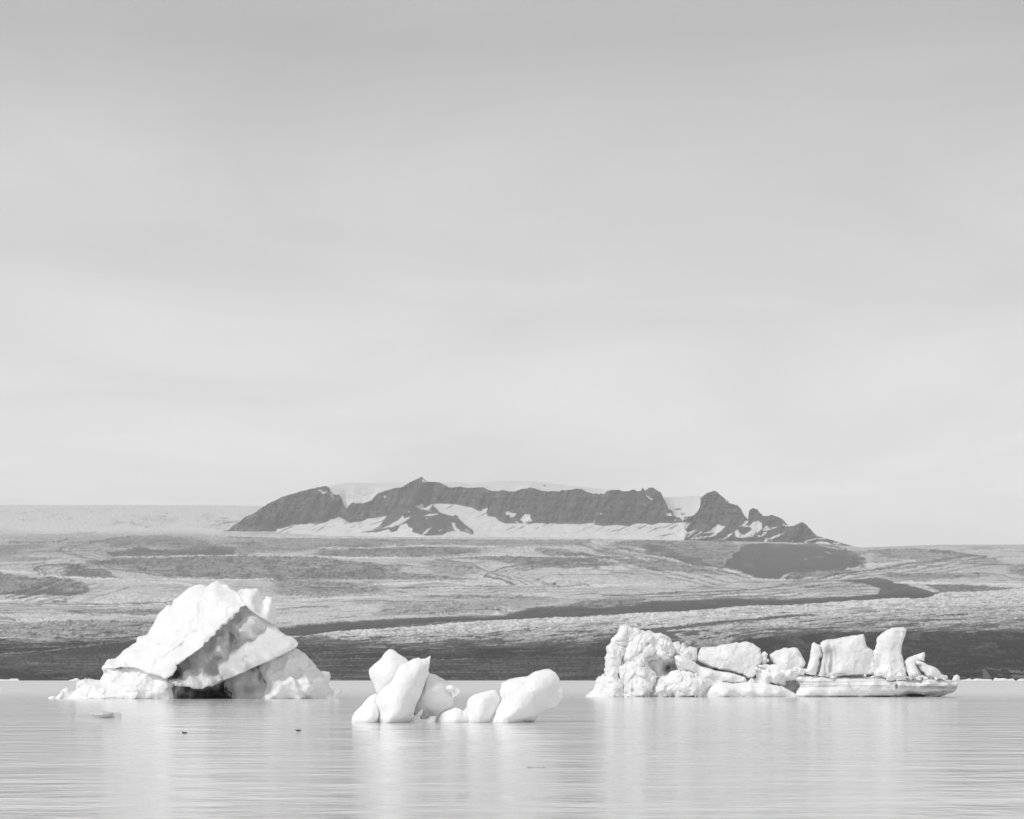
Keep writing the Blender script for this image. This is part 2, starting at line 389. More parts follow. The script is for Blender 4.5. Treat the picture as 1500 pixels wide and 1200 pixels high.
    poly([(600, 874), (700, 871), (760, 871), (800, 873), (800, 877), (700, 877), (620, 878)], .40, 2, .7, .8)
    poly([(560, 880), (700, 880), (800, 876), (830, 880), (760, 892), (700, 898), (600, 902), (540, 905)], .50, 3, .6, .9)
    # centre right
    poly([(900, 792), (940, 790), (1060, 794), (1086, 797), (1084, 812), (1070, 828), (1040, 830), (1000, 818), (950, 800), (900, 800)], .44, 2, .8, .7)
    poly([(936, 800), (945, 797), (962, 797), (985, 805), (1010, 817), (1040, 825), (1062, 830), (1080, 834), (1050, 832), (1020, 829), (985, 820), (955, 812)], .24, 1.6, .95, .3)
    poly([(960, 810), (975, 811), (983, 818), (968, 816)], .33, 1.5, .8)
    poly([(905, 818), (960, 820), (1010, 825), (1050, 835), (1080, 845), (1030, 840), (960, 835), (910, 828)], .38, 2, .7, .9)
    poly([(1060, 829), (1075, 812), (1085, 805), (1088, 812), (1087, 829), (1076, 834), (1055, 828)], .12, 1.0)
    poly([(1086, 797), (1120, 795.5), (1160, 797), (1200, 800), (1230, 806), (1252, 816), (1262, 826), (1268, 831), (1240, 833), (1200, 834), (1165, 837), (1147, 842), (1140, 847),
          (1110, 846), (1092, 840), (1076, 833), (1088, 826), (1084, 812)], .20, 1.3, 1, .0)
    poly([(1220, 803), (1240, 806), (1262, 816), (1272, 826), (1264, 829), (1250, 818), (1225, 808)], .20, 1.6, .8, 1.2)
    stroke([(1170, 796.5), (1220, 800), (1240, 805)], .15, 1.3, .7)
    poly([(1208, 807), (1220, 810), (1214, 810)], .6, .7); poly([(1177, 816), (1182, 818), (1179, 818.5)], .6, .6); poly([(1084, 800), (1090, 797), (1092, 801)], .6, .6, .7)
    poly([(1145, 846), (1160, 838), (1180, 834), (1195, 836), (1190, 843), (1170, 848), (1148, 848)], .26, 1.5, .8, .9)
    poly([(1176, 836), (1240, 832), (1262, 836), (1230, 842), (1200, 846), (1180, 845)], .45, 2, .8, .9)
    # right
    poly([(1270, 815), (1300, 806), (1380, 806), (1420, 812), (1380, 822), (1300, 828), (1270, 828)], .50, 3, .6, .8)
    stroke([(1200, 846), (1240, 838), (1300, 832), (1350, 825), (1390, 818), (1420, 814)], .30, 1.3, .85)
    stroke([(1225, 846), (1262, 836), (1300, 831)], .36, 1.0, .7); stroke([(1370, 810), (1420, 812), (1447, 815), (1430, 818)], .36, 1.4, .8); stroke([(1410, 823), (1462, 822)], .38, 1.0, .7)
    poly([(1290, 838), (1340, 838), (1420, 840), (1470, 845), (1400, 850), (1330, 850), (1290, 846)], .42, 3, .7, 1.0)
    poly([(1475, 830), (1500, 824), (1560, 820), (1900, 815), (1900, 850), (1560, 848), (1500, 846), (1480, 842)], .40, 2.5, .8, 1.0)
    stroke([(1440, 840), (1470, 845), (1500, 850), (1600, 858)], .36, 1.2, .7)
    stroke([(1260, 836), (1250, 845), (1270, 850), (1300, 855)], .44, 1.1, .6)
    poly([(1200, 849), (1240, 848), (1260, 848), (1286, 846.5), (1310, 851), (1340, 859), (1372, 867), (1385, 869), (1360, 877), (1290, 881), (1200, 884), (1200, 876), (1240, 873), (1286, 870), (1290, 861), (1262, 854), (1220, 851)], .13, .9, 1, .15)
    poly([(1355, 855), (1400, 855), (1450, 858), (1500, 862), (1560, 864), (1500, 864.5), (1430, 867), (1385, 869)], .24, 1.2, .8, .6)
    for pts in ([(340, 785), (480, 787.5), (700, 788.5), (860, 789.5)], [(465, 802.5), (560, 801), (640, 800.5), (720, 801)], [(120, 816), (240, 816.5), (300, 813.5), (440, 813), (480, 816.5), (600, 816), (700, 814.5), (800, 813.5), (880, 817), (1000, 823)],
                [(0, 836), (60, 841.5), (110, 847), (200, 850), (280, 857)], [(240, 848), (330, 850), (400, 849)], [(540, 857), (640, 853), (740, 858)], [(640, 862), (800, 860), (960, 856)], [(1010, 826), (1060, 833), (1100, 848), (1240, 850)],
                [(1240, 833), (1290, 828), (1340, 822)], [(1310, 853), (1400, 853), (1500, 856)], [(410, 880), (500, 877), (600, 874)], [(0, 880), (60, 878), (120, 880), (200, 885)]):
        stroke(pts, .92, 1.5, .8)
    def family(pts, n, dx_, dy_, val, w=1.0, mix=.7):
        for i_ in range(n):
            stroke([(a + dx_ * 1.25 * i_ + 3 * math.sin(i_ * 2.1 + a / 60), b + dy_ * 1.5 * i_) for a, b in pts], val * .62 * (1 + .3 * (i_ % 3)), w * (1.35 if i_ % 2 == 0 else .9), min(1, mix * 1.35) * (1 - .09 * i_))
    family([(1150, 851), (1200, 846), (1240, 838), (1300, 832), (1350, 825), (1390, 818), (1425, 814), (1448, 815)], 6, 7, 2.1, .34, 1.0, .75)
    family([(1270, 808), (1340, 805.5), (1400, 808.5), (1447, 815), (1425, 819), (1380, 823)], 5, -16, 1.3, .42, 1.0, .7)
    family([(190, 786), (130, 795), (88, 803), (84, 807), (100, 812), (125, 818)], 6, 13, .8, .42, .9, .7)
    family([(100, 826), (62, 829), (48, 834), (56, 842)], 6, 8, .9, .34, 1.0, .7)
    family([(-10, 874), (30, 867), (62, 857), (88, 849)], 7, 13, 1.3, .27, 1.0, .7)
    family([(150, 832), (200, 838), (260, 846)], 4, 26, .6, .42, .9, .6)
    family([(880, 818), (800, 821), (745, 829), (715, 840), (712, 844), (735, 850), (755, 857)], 4, 13, -.3, .38, 1.0, .7)
    family([(640, 820), (690, 826), (720, 838), (740, 846)], 4, -16, 1.5, .46, 1.0, .6)
    family([(900, 802), (960, 812), (1010, 824), (1060, 836), (1100, 847)], 5, -12, 2.4, .36, 1.1, .7)
    family([(900, 795), (950, 793), (1010, 798), (1060, 812), (1080, 826)], 4, -9, 2.5, .42, 1.0, .6)
    family([(880, 874), (1000, 869), (1100, 864), (1200, 852), (1262, 851)], 5, 9, 2.4, .36, 1.0, .7)
    family([(845, 795), (870, 806), (920, 814), (980, 821)], 3, 14, -1.6, .42, 1.0, .6)
    family([(560, 862), (660, 859), (750, 861), (860, 858)], 3, 30, 2.2, .46, .9, .6)
    family([(0, 884), (120, 885), (240, 882), (330, 880)], 4, -8, 3.0, .46, .9, .6)
    # --- long dark medial moraine
    tt = interp(wx, UP_TOP); bb = interp(wx, UP_BOT)
    m = sstep(-3.2, 2.6, wy - tt + 4.5 * mot * .5 + 1.8 * st_mid) * sstep(-.9, .9, bb - wy) * sstep(305, 340, wx) * (1 - sstep(1377, 1385, wx))
    mv = .10 + .05 * st_long + .05 * np.clip(st_mid, 0, 1) + .015 * mot
    alb = alb * (1 - m) + mv * m; rough = rough * (1 - m) + .2 * m
    m = sstep(0, 1.5, wy - interp(wx, [(300, 925), (520, 921), (640, 911.5), (760, 908.5), (900, 900)])) * sstep(0, .8, interp(wx, [(300, 925), (520, 922), (640, 914), (760, 910.5), (900, 900)]) - wy) * (px > 560) * (px < 740)
    alb = alb + .28 * m
    poly([(790, 897), (800, 889), (850, 883), (900, 878), (960, 879), (900, 888)], .25, 1.5, .6, .8)
    for (a, b, c_, d_) in ((900, 874, 1010, 866), (960, 874, 1090, 868), (1080, 866, 1190, 852), (1100, 872, 1240, 860), (880, 872, 960, 876), (940, 884, 1060, 870)):
        stroke([(a, a and b), ((a + c_) / 2, (b + d_) / 2 + 1), (c_, d_)], .28, 1.0, .7)
    # --- streaky white ridge in front of it
    ub = interp(wx, UP_BOT); mt = interp(wx, MORAINE)
    inb = (px > 400) & (py > ub) & (py < mt + 4)
    fr = np.clip((wy - ub) / np.maximum(mt - ub, 4), 0, 1)
    base = .82 - .30 * fr + .25 * np.clip(st_mid, -.8, .3)
    dk = sstep(.06, .34, st_mid * .6 + st_long * .5 + .55 * (fr - .55)) * sstep(.05, .3, fr)
    base = base * (1 - dk * .72)
    m = sstep(0, 1.5, wy - ub) * inb
    alb = alb * (1 - m) + base * m; rough = np.where(inb, .5, rough)
    poly([(925, 924), (960, 919), (1020, 914), (1080, 908), (1180, 900), (1200, 902), (1140, 907), (1080, 912), (1020, 919), (975, 925), (1000, 935), (960, 934)], .11, 1.2, .9)
    poly([(405, 934), (470, 934), (520, 938), (600, 945), (405, 945)], .16, 2, .7)
    # --- foreground moraine down to the water
    mw = sstep(1000, 900, px)
    mm = sstep(-.8 - 3 * mw, 1.6 + 5 * mw, wy - mt + (2 + 7 * mw) * st_mid)
    dark = .052 - .012 * (px > 1000) + .10 * st_long + .08 * np.clip(st_mid, -1, 1) + .02 * mot + .03 * grain
    dark = np.where(dark < .05, .05 + (dark - .05) * .5, dark)
    dark += .05 * sstep(955, 958, wy) * (1 - sstep(978, 990, wy + (px < 200) * 4 - 4)) * (1 - sstep(380, 520, px))
    dark += .035 * sstep(962, 968, wy) * sstep(380, 480, px) * (1 - sstep(860, 960, px))
    dark -= .02 * (px > 1000)
    alb = alb * (1 - mm) + np.clip(dark, .025, 1) * mm; rough = rough * (1 - mm) + .35 * mm
    lw = sstep(.25, .6, st_long + .15 * st_mid) * mm * (1 - sstep(600, 900, px)) * .10; alb = alb + lw
    stroke([(0, 958), (60, 954), (120, 947), (180, 940), (220, 935), (300, 930)], .40, 1.6, .75, 2); stroke([(10, 949), (60, 945), (130, 941), (175, 937)], .25, 1.3, .7, 2)
    stroke([(-300, 953), (0, 947), (40, 943)], .28, 1.2, .6, 2)
    poly([(75, 958), (110, 951), (165, 942), (200, 938), (330, 936), (330, 960), (200, 960), (120, 959.5)], .065, 1.0, .9)
    poly([(-400, 975), (0, 981), (30, 984), (60, 991), (100, 998), (-400, 999)], .05, 1.0, .8)
    # exposed ice at the water's edge, far right
    for pts in ([(1437, 980), (1441, 981), (1452, 993), (1440, 993)], [(1443, 978), (1468, 982), (1465, 984), (1450, 981)], [(1460, 987), (1472, 989), (1465, 991)], [(1475, 981), (1500, 984), (1500, 988), (1478, 985)], [(1480, 990), (1500, 990), (1500, 994), (1485, 994)]):
        poly(pts, .30, 1.0, .55)
    # dark cracks / dirt grain that follow the crevassing
    g = np.clip(grain * .7 + cre * .6, -1.2, 1.2)
    rough = np.clip(rough * (1 + .9 * mot), 0, 1.4)
    far = py < 934
    dkm = (alb < .3) & far & (py < 880); alb = np.where(dkm, alb * (1 + .35 * mot + .15 * st_mid), alb)
    alb = alb * (1 + (.52 * rough + .045) * g + .09 * mot * far + .03 * fold * far * (alb > .3))
    # foliation: thin dirt lines that wander with the flow
    fx, fy = px / 210 + .35 * fbm2(px / 150, py / 18, 81, 2), (v + 5 * fbm2(px / 90, py / 12, 82, 3)) / 9
    for sd_, w_ in ((83, .030), (84, .022), (85, .02)):
        ln = 1 - sstep(w_, w_ * 3, np.abs(fbm2(fx * (1 + .3 * (sd_ - 83)), fy, sd_, 2)))
        ln = ln * sstep(-.1, .5, fbm2(px / 70, py / 7, sd_ + 10, 2)) * far * (alb > .33) * sstep(782, 800, py)
        alb = alb * (1 - .33 * ln)
    alb = alb * (1 - .45 * np.clip(rough, 0, 1) * sstep(.25, .6, cre)) 
    thin = sstep(.45, .62, fbm2(px / 45, v / 1.1, 23, 4, .65) * 1.5) * far * (alb > .3) * sstep(780, 800, py)
    alb = alb * (1 - .28 * thin)
    st_ = (snow < .5) & (py < mt) & (alb > .16)
    alb = np.where(st_, .60 + (alb - .56) * 1.45, alb); alb = np.where(st_, np.maximum(alb, .13), alb)
    alb = np.clip(alb * np.where(snow > .5, 1, .89), .02, .92)
    # --- relief
    k = Y / F                                     # metres per photo pixel at this distance
    dz = 1.6 * fbm2(px / 130, py / 9, 31, 3) * sstep(996, 985, py) * (1 - sstep(0, 1, (800 - py) / 12))
    dz = dz + rough * (.55 * cre + .35 * grain) + .22 * grain + .18 * st_mid
    # ridge crests in front of the dark medial moraine
    dz = dz + 1.4 * np.exp(-((py - interp(px, UP_BOT) - 2) / 3.0) ** 2) * (px > 380)
    dz = dz * 1.7 * sstep(998, 994, py) * (.25 + .75 * sstep(0, 6, py - top[None, :]))
    Z = H + (HY - py) / F * Y + dz * k
    P = np.stack([X, Y, Z], -1)
    # back side falls away behind the skyline
    last = P[-1]; b1 = last.copy(); b1[:, 1] += 700; b1[:, 0] *= b1[:, 1] / last[:, 1]; b1[:, 2] -= 5
    b2 = last.copy(); b2[:, 1] += 2500; b2[:, 0] *= b2[:, 1] / last[:, 1]; b2[:, 2] = np.minimum(b2[:, 2] - 500, 400)
    P = np.concatenate([P, b1[None], b2[None]], 0)
    A = np.concatenate([alb, alb[-1:], alb[-1:]], 0)
    me = grid_mesh('glacier', P, {'albedo': A})
    o = link_mesh('glacier', me, M_GLACIER)
    tag(o, 'broad glacier tongue with dark moraine bands behind the lagoon', kind='structure')
build_glacier()

# ------------------------------------------------------------------ mountain
CLIFF = [(325, 779), (335, 776), (342, 770), (350, 765), (359, 757), (368, 754), (375, 750), (383, 744), (393, 738), (411, 729), (430, 723), (460, 715), (479, 712.2), (482, 714), (485, 722), (489, 725), (497, 725), (501, 731), (503, 737),
         (507, 746), (510, 742), (515, 737), (530, 738), (543, 734), (548, 729), (552, 724), (558, 721), (575, 716), (588, 714), (600, 707), (612, 701), (617, 698.5), (622, 702), (628, 706), (641, 706), (648, 709), (658, 714), (668, 714), (675, 712.5), (680, 714), (690, 715),
         (700, 714), (708, 714), (713, 717), (717, 719), (730, 720), (737, 718), (745, 720), (755, 720.5), (762, 717), (778, 714.5), (790, 718), (797, 719.5), (820, 720), (822, 718), (836, 718), (843, 716), (853, 717), (860, 721), (868, 723), (885, 724),
         (888, 720), (893, 719), (895, 718), (905, 717), (914, 720), (922, 719.5), (926, 717), (929, 716.5), (931, 719), (938, 720), (940, 716), (943, 715.5), (945, 719), (947, 717), (950, 715), (956, 714.5), (961, 717), (965, 721), (967, 720), (971, 728), (977, 739), (979, 746), (986, 749),
         (984, 754), (990, 757), (1000, 758), (1012, 757), (1017, 755), (1023, 748), (1026, 742), (1024, 733), (1028, 728), (1036, 722), (1046, 719), (1050, 720), (1057, 727), (1063, 731), (1070, 738), (1080, 740), (1085, 745), (1090, 754), (1094, 760), (1096, 760), (1097, 750), (1099, 746),
         (1104, 744.5), (1109, 746), (1113, 751), (1118, 756), (1125, 756), (1129, 754), (1136, 756), (1147, 761), (1151, 766), (1155, 771), (1162, 771), (1168, 768), (1174, 764.5), (1181, 769), (1188, 776), (1193, 782), (1200, 786), (1214, 790), (1225, 793), (1238, 797), (1252, 800.5)]
CAP = [(325, 779), (380, 748), (440, 723), (478, 714), (485, 711), (495, 709), (505, 707.5), (530, 707.3), (560, 708), (590, 706.5), (612, 705), (622, 705), (640, 706.5), (665, 706), (690, 708.5), (705, 707), (720, 705.5), (745, 704.5), (775, 704.8), (800, 707), (830, 711), (850, 713), (880, 716.5), (910, 720), (960, 727), (977, 728), (1000, 728), (1012, 727),
       (1024, 726), (1040, 735), (1080, 760), (1120, 770), (1180, 785), (1252, 802)]
FOOT = [(325, 779), (345, 779), (404, 779), (405, 775), (414, 774), (430, 769), (445, 768), (455, 767), (462, 768), (475, 766), (485, 761), (498, 758), (505, 762), (511, 766), (530, 764), (538, 760), (548, 759), (560, 757), (566, 756), (580, 756), (600, 756), (632, 739), (645, 738), (668, 739),
        (688, 743), (700, 748), (712, 749), (714, 756), (725, 758), (732, 764), (740, 767), (765, 767), (790, 766.5), (820, 767.5), (850, 768), (868, 766), (872, 769), (885, 771), (905, 769), (920, 771), (932, 767), (945, 767), (955, 769), (966, 766), (978, 766), (985, 767), (1000, 765), (1001.5, 800), (1252, 812)]
def build_mountain():
    nc, nf, nb = 1250, 150, 36
    pxs = np.linspace(325, 1252, nc)
    cliff = interp(pxs, CLIFF) + .45 * noise2(pxs / 2.2, 0, 41) + .35 * noise2(pxs / 1.1, 3, 42)
    cap = interp(pxs, CAP)
    base = interp(pxs, TOP_M) + 6
    t = np.linspace(0, 1, nf)[:, None]
    py = base[None] + (cliff - base)[None] * t
    px = np.broadcast_to(pxs[None], py.shape).copy()
    wx = px + 1.1 * fbm2(px / 5, py / 3, 51, 3, .6) + 1.0 * fbm2(px / 2, py / 1.6, 59, 3, .6); wy = py + .9 * fbm2(px / 4, py / 3, 52, 4, .65)
    rock = 1 - sstep(-.5, .5, wy - interp(wx, FOOT))
    def P_(pts, s, soft=.5):
        k = local(px, py, pts, 5)
        m = 1 - sstep(-soft, soft, poly_sd(wx[k], wy[k], pts))
        rock[k] = rock[k] * (1 - m) + s * m
    # foreground knoll below the summit
    P_([(527, 780), (545, 777), (556, 770), (566, 757), (573, 748), (588, 743), (605, 741), (612, 741), (628, 748), (634, 739), (645, 751), (660, 756), (668, 754), (676, 763), (684, 771), (693, 777), (694, 782), (690, 783), (680, 779), (668, 778), (655, 780), (648, 784), (625, 785), (604, 781), (565, 781), (545, 780)], 1)
    for pts in ([(607, 742), (619, 738), (622, 745), (632, 749), (615, 746)], [(620, 756), (630, 752.5), (643, 752.5), (640, 754), (628, 756)], [(553, 776), (570, 770), (585, 761), (590, 755), (592, 760), (600, 757), (600, 759), (590, 767), (575, 772), (560, 774)],
                [(566, 776), (569, 775), (573, 780), (582, 778), (586, 770), (595, 766), (599, 772), (605, 774), (605, 779), (615, 783), (622, 787), (565, 787), (540, 784)],
                [(661, 766), (666, 766), (668, 772), (676, 779), (684, 785), (672, 783), (664, 774)], [(617, 784), (625, 776), (632, 773), (622, 783)], [(641, 778), (649, 775), (645, 778)], [(648, 786), (655, 780), (664, 778), (700, 786), (690, 788)],
                [(543, 779), (556, 772), (562, 768), (556, 773)], [(597, 750), (600, 748), (600, 751)], [(680, 773), (690, 781), (692, 783), (684, 778)], [(624, 759), (627, 760), (625, 761)],
                [(561, 727), (566, 725), (565, 729), (562, 730)], [(567, 721), (569, 722)], [(466, 718), (471, 717), (471, 720), (474, 721), (478, 719), (480, 723), (486, 724), (488, 730), (489, 733), (485, 725), (478, 721), (474, 724), (470, 722)],
                [(618, 704), (622, 702), (628, 705), (627, 706.5), (620, 706)], [(521, 757.5), (526, 759), (524, 760)],
                [(740, 752), (746, 749), (750, 752), (754, 751), (755, 755), (752, 757), (748, 759), (745, 755), (742, 754)], [(765, 756), (770, 753), (776, 754), (777, 760), (780, 764), (774, 764), (768, 768), (762, 761)],
                [(765, 748), (767, 749), (766, 750)], [(706, 746), (715, 744), (713, 750), (712, 755), (706, 752)], [(754, 763), (760, 765), (758, 767)],
                [(946, 725), (949, 726), (957, 732), (953, 732)], [(975, 752), (982, 752), (986, 756), (992, 757), (1000, 752), (1000, 757), (1005, 760), (1000, 763), (995, 758), (976, 755)],
                [(1000, 760), (1008, 758), (1004, 763)], [(986, 761), (991, 762), (988, 763)], [(869, 766), (872, 760), (871, 765)], [(879, 753), (881, 752), (880, 754)],
                [(985, 766.5), (1000, 765), (1012, 765.5), (1008, 770), (1004, 776), (1007, 780), (1020, 775.5), (1012, 781), (1002, 786), (1013, 784.5), (1003, 789), (998, 793), (985, 795)],
                [(1008, 784), (1022, 776), (1012, 784)], [(1015, 787), (1022, 782), (1026, 778), (1028, 780), (1020, 785)],
                [(1028, 782), (1040, 778), (1047, 772), (1052, 768), (1056, 770), (1063, 772), (1055, 779), (1045, 786), (1033, 789), (1012, 790), (1015, 787), (1030, 786), (1040, 784), (1048, 780)],
                [(1050, 791), (1060, 788), (1066, 783), (1076, 780), (1070, 784), (1062, 790)], [(1061, 732), (1064, 732), (1066, 736), (1071, 738), (1068, 738)],
                [(1082, 771), (1096, 765), (1092, 770), (1099, 770), (1103, 765), (1110, 763), (1117, 767), (1116, 775), (1108, 781), (1102, 786), (1085, 788), (1077, 786), (1076, 779), (1080, 776), (1083, 780), (1090, 784), (1096, 780), (1101, 776), (1099, 772)],
                [(1117, 777), (1121, 772), (1123, 769.5), (1127, 774), (1135, 772), (1141, 771.5), (1130, 776), (1120, 778)], [(1108, 784), (1115, 785), (1118, 780), (1124, 779), (1120, 784), (1112, 787)],
                [(1118, 796), (1121, 789), (1130, 787), (1143, 782), (1151, 779), (1146, 784), (1134, 789), (1124, 792), (1121, 796)],
                [(1146, 767), (1150, 768), (1154, 771), (1148, 771)], [(1191, 783), (1196, 784), (1200, 786), (1192, 785)], [(1178, 796), (1180, 792), (1190, 789.5), (1205, 788), (1215, 790), (1200, 790), (1188, 792), (1182, 795)],
                [(1193, 796), (1200, 793), (1210, 794), (1220, 798), (1205, 798)], [(1217, 794), (1228, 795), (1234, 798), (1224, 797)], [(1157, 793), (1163, 791), (1162, 793)], [(1090, 764), (1096, 762), (1095, 766), (1088, 767)]):
        P_(pts, 0, .45)
    # small rock ribs showing through the snow skirt
    rib = sstep(.22, .42, fbm2((px + 2.2 * py) / 5, py / 9, 57, 3, .6) - .12 * np.abs(wy - interp(px, FOOT) - 5) / 5) * (wy > interp(wx, FOOT)) * (1 - sstep(8, 18, wy - interp(wx, FOOT))) * (px < 1000)
    ribm = np.maximum(rock, .75 * rib)
    for pts in ([(952, 774), (954, 771), (954, 775)], [(957, 775), (962, 772), (960, 775)], [(958, 787), (975, 783), (990, 781), (975, 785)], [(967, 789), (972, 786), (970, 789)], [(341, 772), (352, 771), (362, 768), (372, 762), (372, 779), (345, 779)]):
        P_(pts, .9, .5)
    P_([(355, 779), (365, 773), (362, 779)], 0); P_([(386, 779), (397, 776), (394, 778)], 0)
    P_([(360, 761), (372, 755), (371, 760), (362, 761)], 0)
    mid = (px < 1000) & (rock < .5); rock = np.where(mid, np.maximum(rock, ribm), rock)
    strat = fbm2(px / 60, (py + 2 * noise2(px / 40, 0, 4)) / 2.2, 53, 3); flute = fbm2(px / 5 + py / 14, py / 12, 54, 4, .6); mott = fbm2(px / 7, py / 6, 58, 4, .6)
    rk = .115 + .05 * strat + .03 * flute * mott + .13 * mott * sstep(-.4, .6, strat)
    sn = .90 + .05 * mott
    alb = rk * rock + sn * (1 - rock)
    # depth: steep cliff over gentle skirt, knoll standing forward
    foot = np.minimum(interp(px, FOOT), base[None] - 4)
    up_c = np.clip(foot - py, 0, None); up_s = np.clip(base[None] - np.maximum(py, foot), 0, None)
    Y0 = interp(px, [(325, 13200), (500, 12900), (800, 12700), (1252, 12350)])
    knoll = np.exp(-((px - 615) / 55) ** 2) * sstep(738, 775, py); rk2 = np.exp(-((px - 1110) / 60) ** 2) * sstep(755, 790, py)
    Y = Y0 + up_s * 11 + up_c * 3.2 - 220 * knoll - 120 * rk2
    ramp_ = sstep(0, 6, up_c) * sstep(0, 3, py - cliff[None] + 2)
    Y = Y + (75 * fbm2(px / 17 + py / 40, py / 34, 55, 5, .6) + 12 * strat + 9 * mott) * (.25 + .75 * ramp_)
    X = (px - CX) / F * Y; Z = H + (HY - py) / F * Y
    front = np.stack([X, Y, Z], -1)
    # ice cap behind the cliff top
    s = np.linspace(0, 1, nb + 1)[1:, None]
    capy = np.where(cap < cliff - .3, cap, cliff + 8)
    cs = np.convolve(np.pad(cliff, 12, 'edge'), np.ones(25) / 25, 'valid')
    pyb = cliff[None] * (1 - s) ** 3 + cs[None] * ((1 - s) - (1 - s) ** 3) + capy[None] * s
    pxb = np.broadcast_to(pxs[None], pyb.shape)
    Ys = np.convolve(np.pad(Y[-1], 20, 'edge'), np.ones(41) / 41, 'valid')
    Yb = Y[-1][None] * (1 - s) ** 4 + Ys[None] * (1 - (1 - s) ** 4) + 1900 * s + 60 * fbm2(pxb / 12, pyb / 5, 61, 3) * s * (1 - s) * 4
    back = np.stack([(pxb - CX) / F * Yb, Yb, H + (HY - pyb) / F * Yb], -1)
    ab = .93 + 0 * pyb
    fall = np.exp(-((pxb - 530) / 22) ** 2 - ((pyb - 726) / 9) ** 2) * sstep(-.1, .4, fbm2(pxb / 7, pyb / 2.5, 63, 4, .6)); ab = ab - .38 * fall
    for (cx, cy, w, h) in ((798, 711.5, 2.2, 1.3), (993, 746, 5, 1.5), (603, 703, 4, 1.2), (1000, 753, 3, 1.5)):
        ab = ab - .7 * np.exp(-((pxb - cx) / w) ** 4 - ((pyb - cy) / h) ** 4)
    tail = back[-1].copy(); tail[:, 1] += 2500; tail[:, 0] *= tail[:, 1] / back[-1][:, 1]; tail[:, 2] -= 700
    P = np.concatenate([front, back, tail[None]], 0); A = np.concatenate([alb, ab, ab[-1:]], 0)
    o = link_mesh('mountain', grid_mesh('mountain', P, {'albedo': np.clip(A, .02, .95)}), M_MOUNT)
    tag(o, 'dark flat topped rock mountain with ice cap and snow gullies', kind='structure')
TOP_M = [(325, 778), (400, 780), (480, 785), (600, 787), (700, 787), (800, 787), (900, 790), (1000, 791.5), (1060, 793), (1140, 794), (1200, 796), (1240, 799.5), (1262, 802)]
build_mountain()

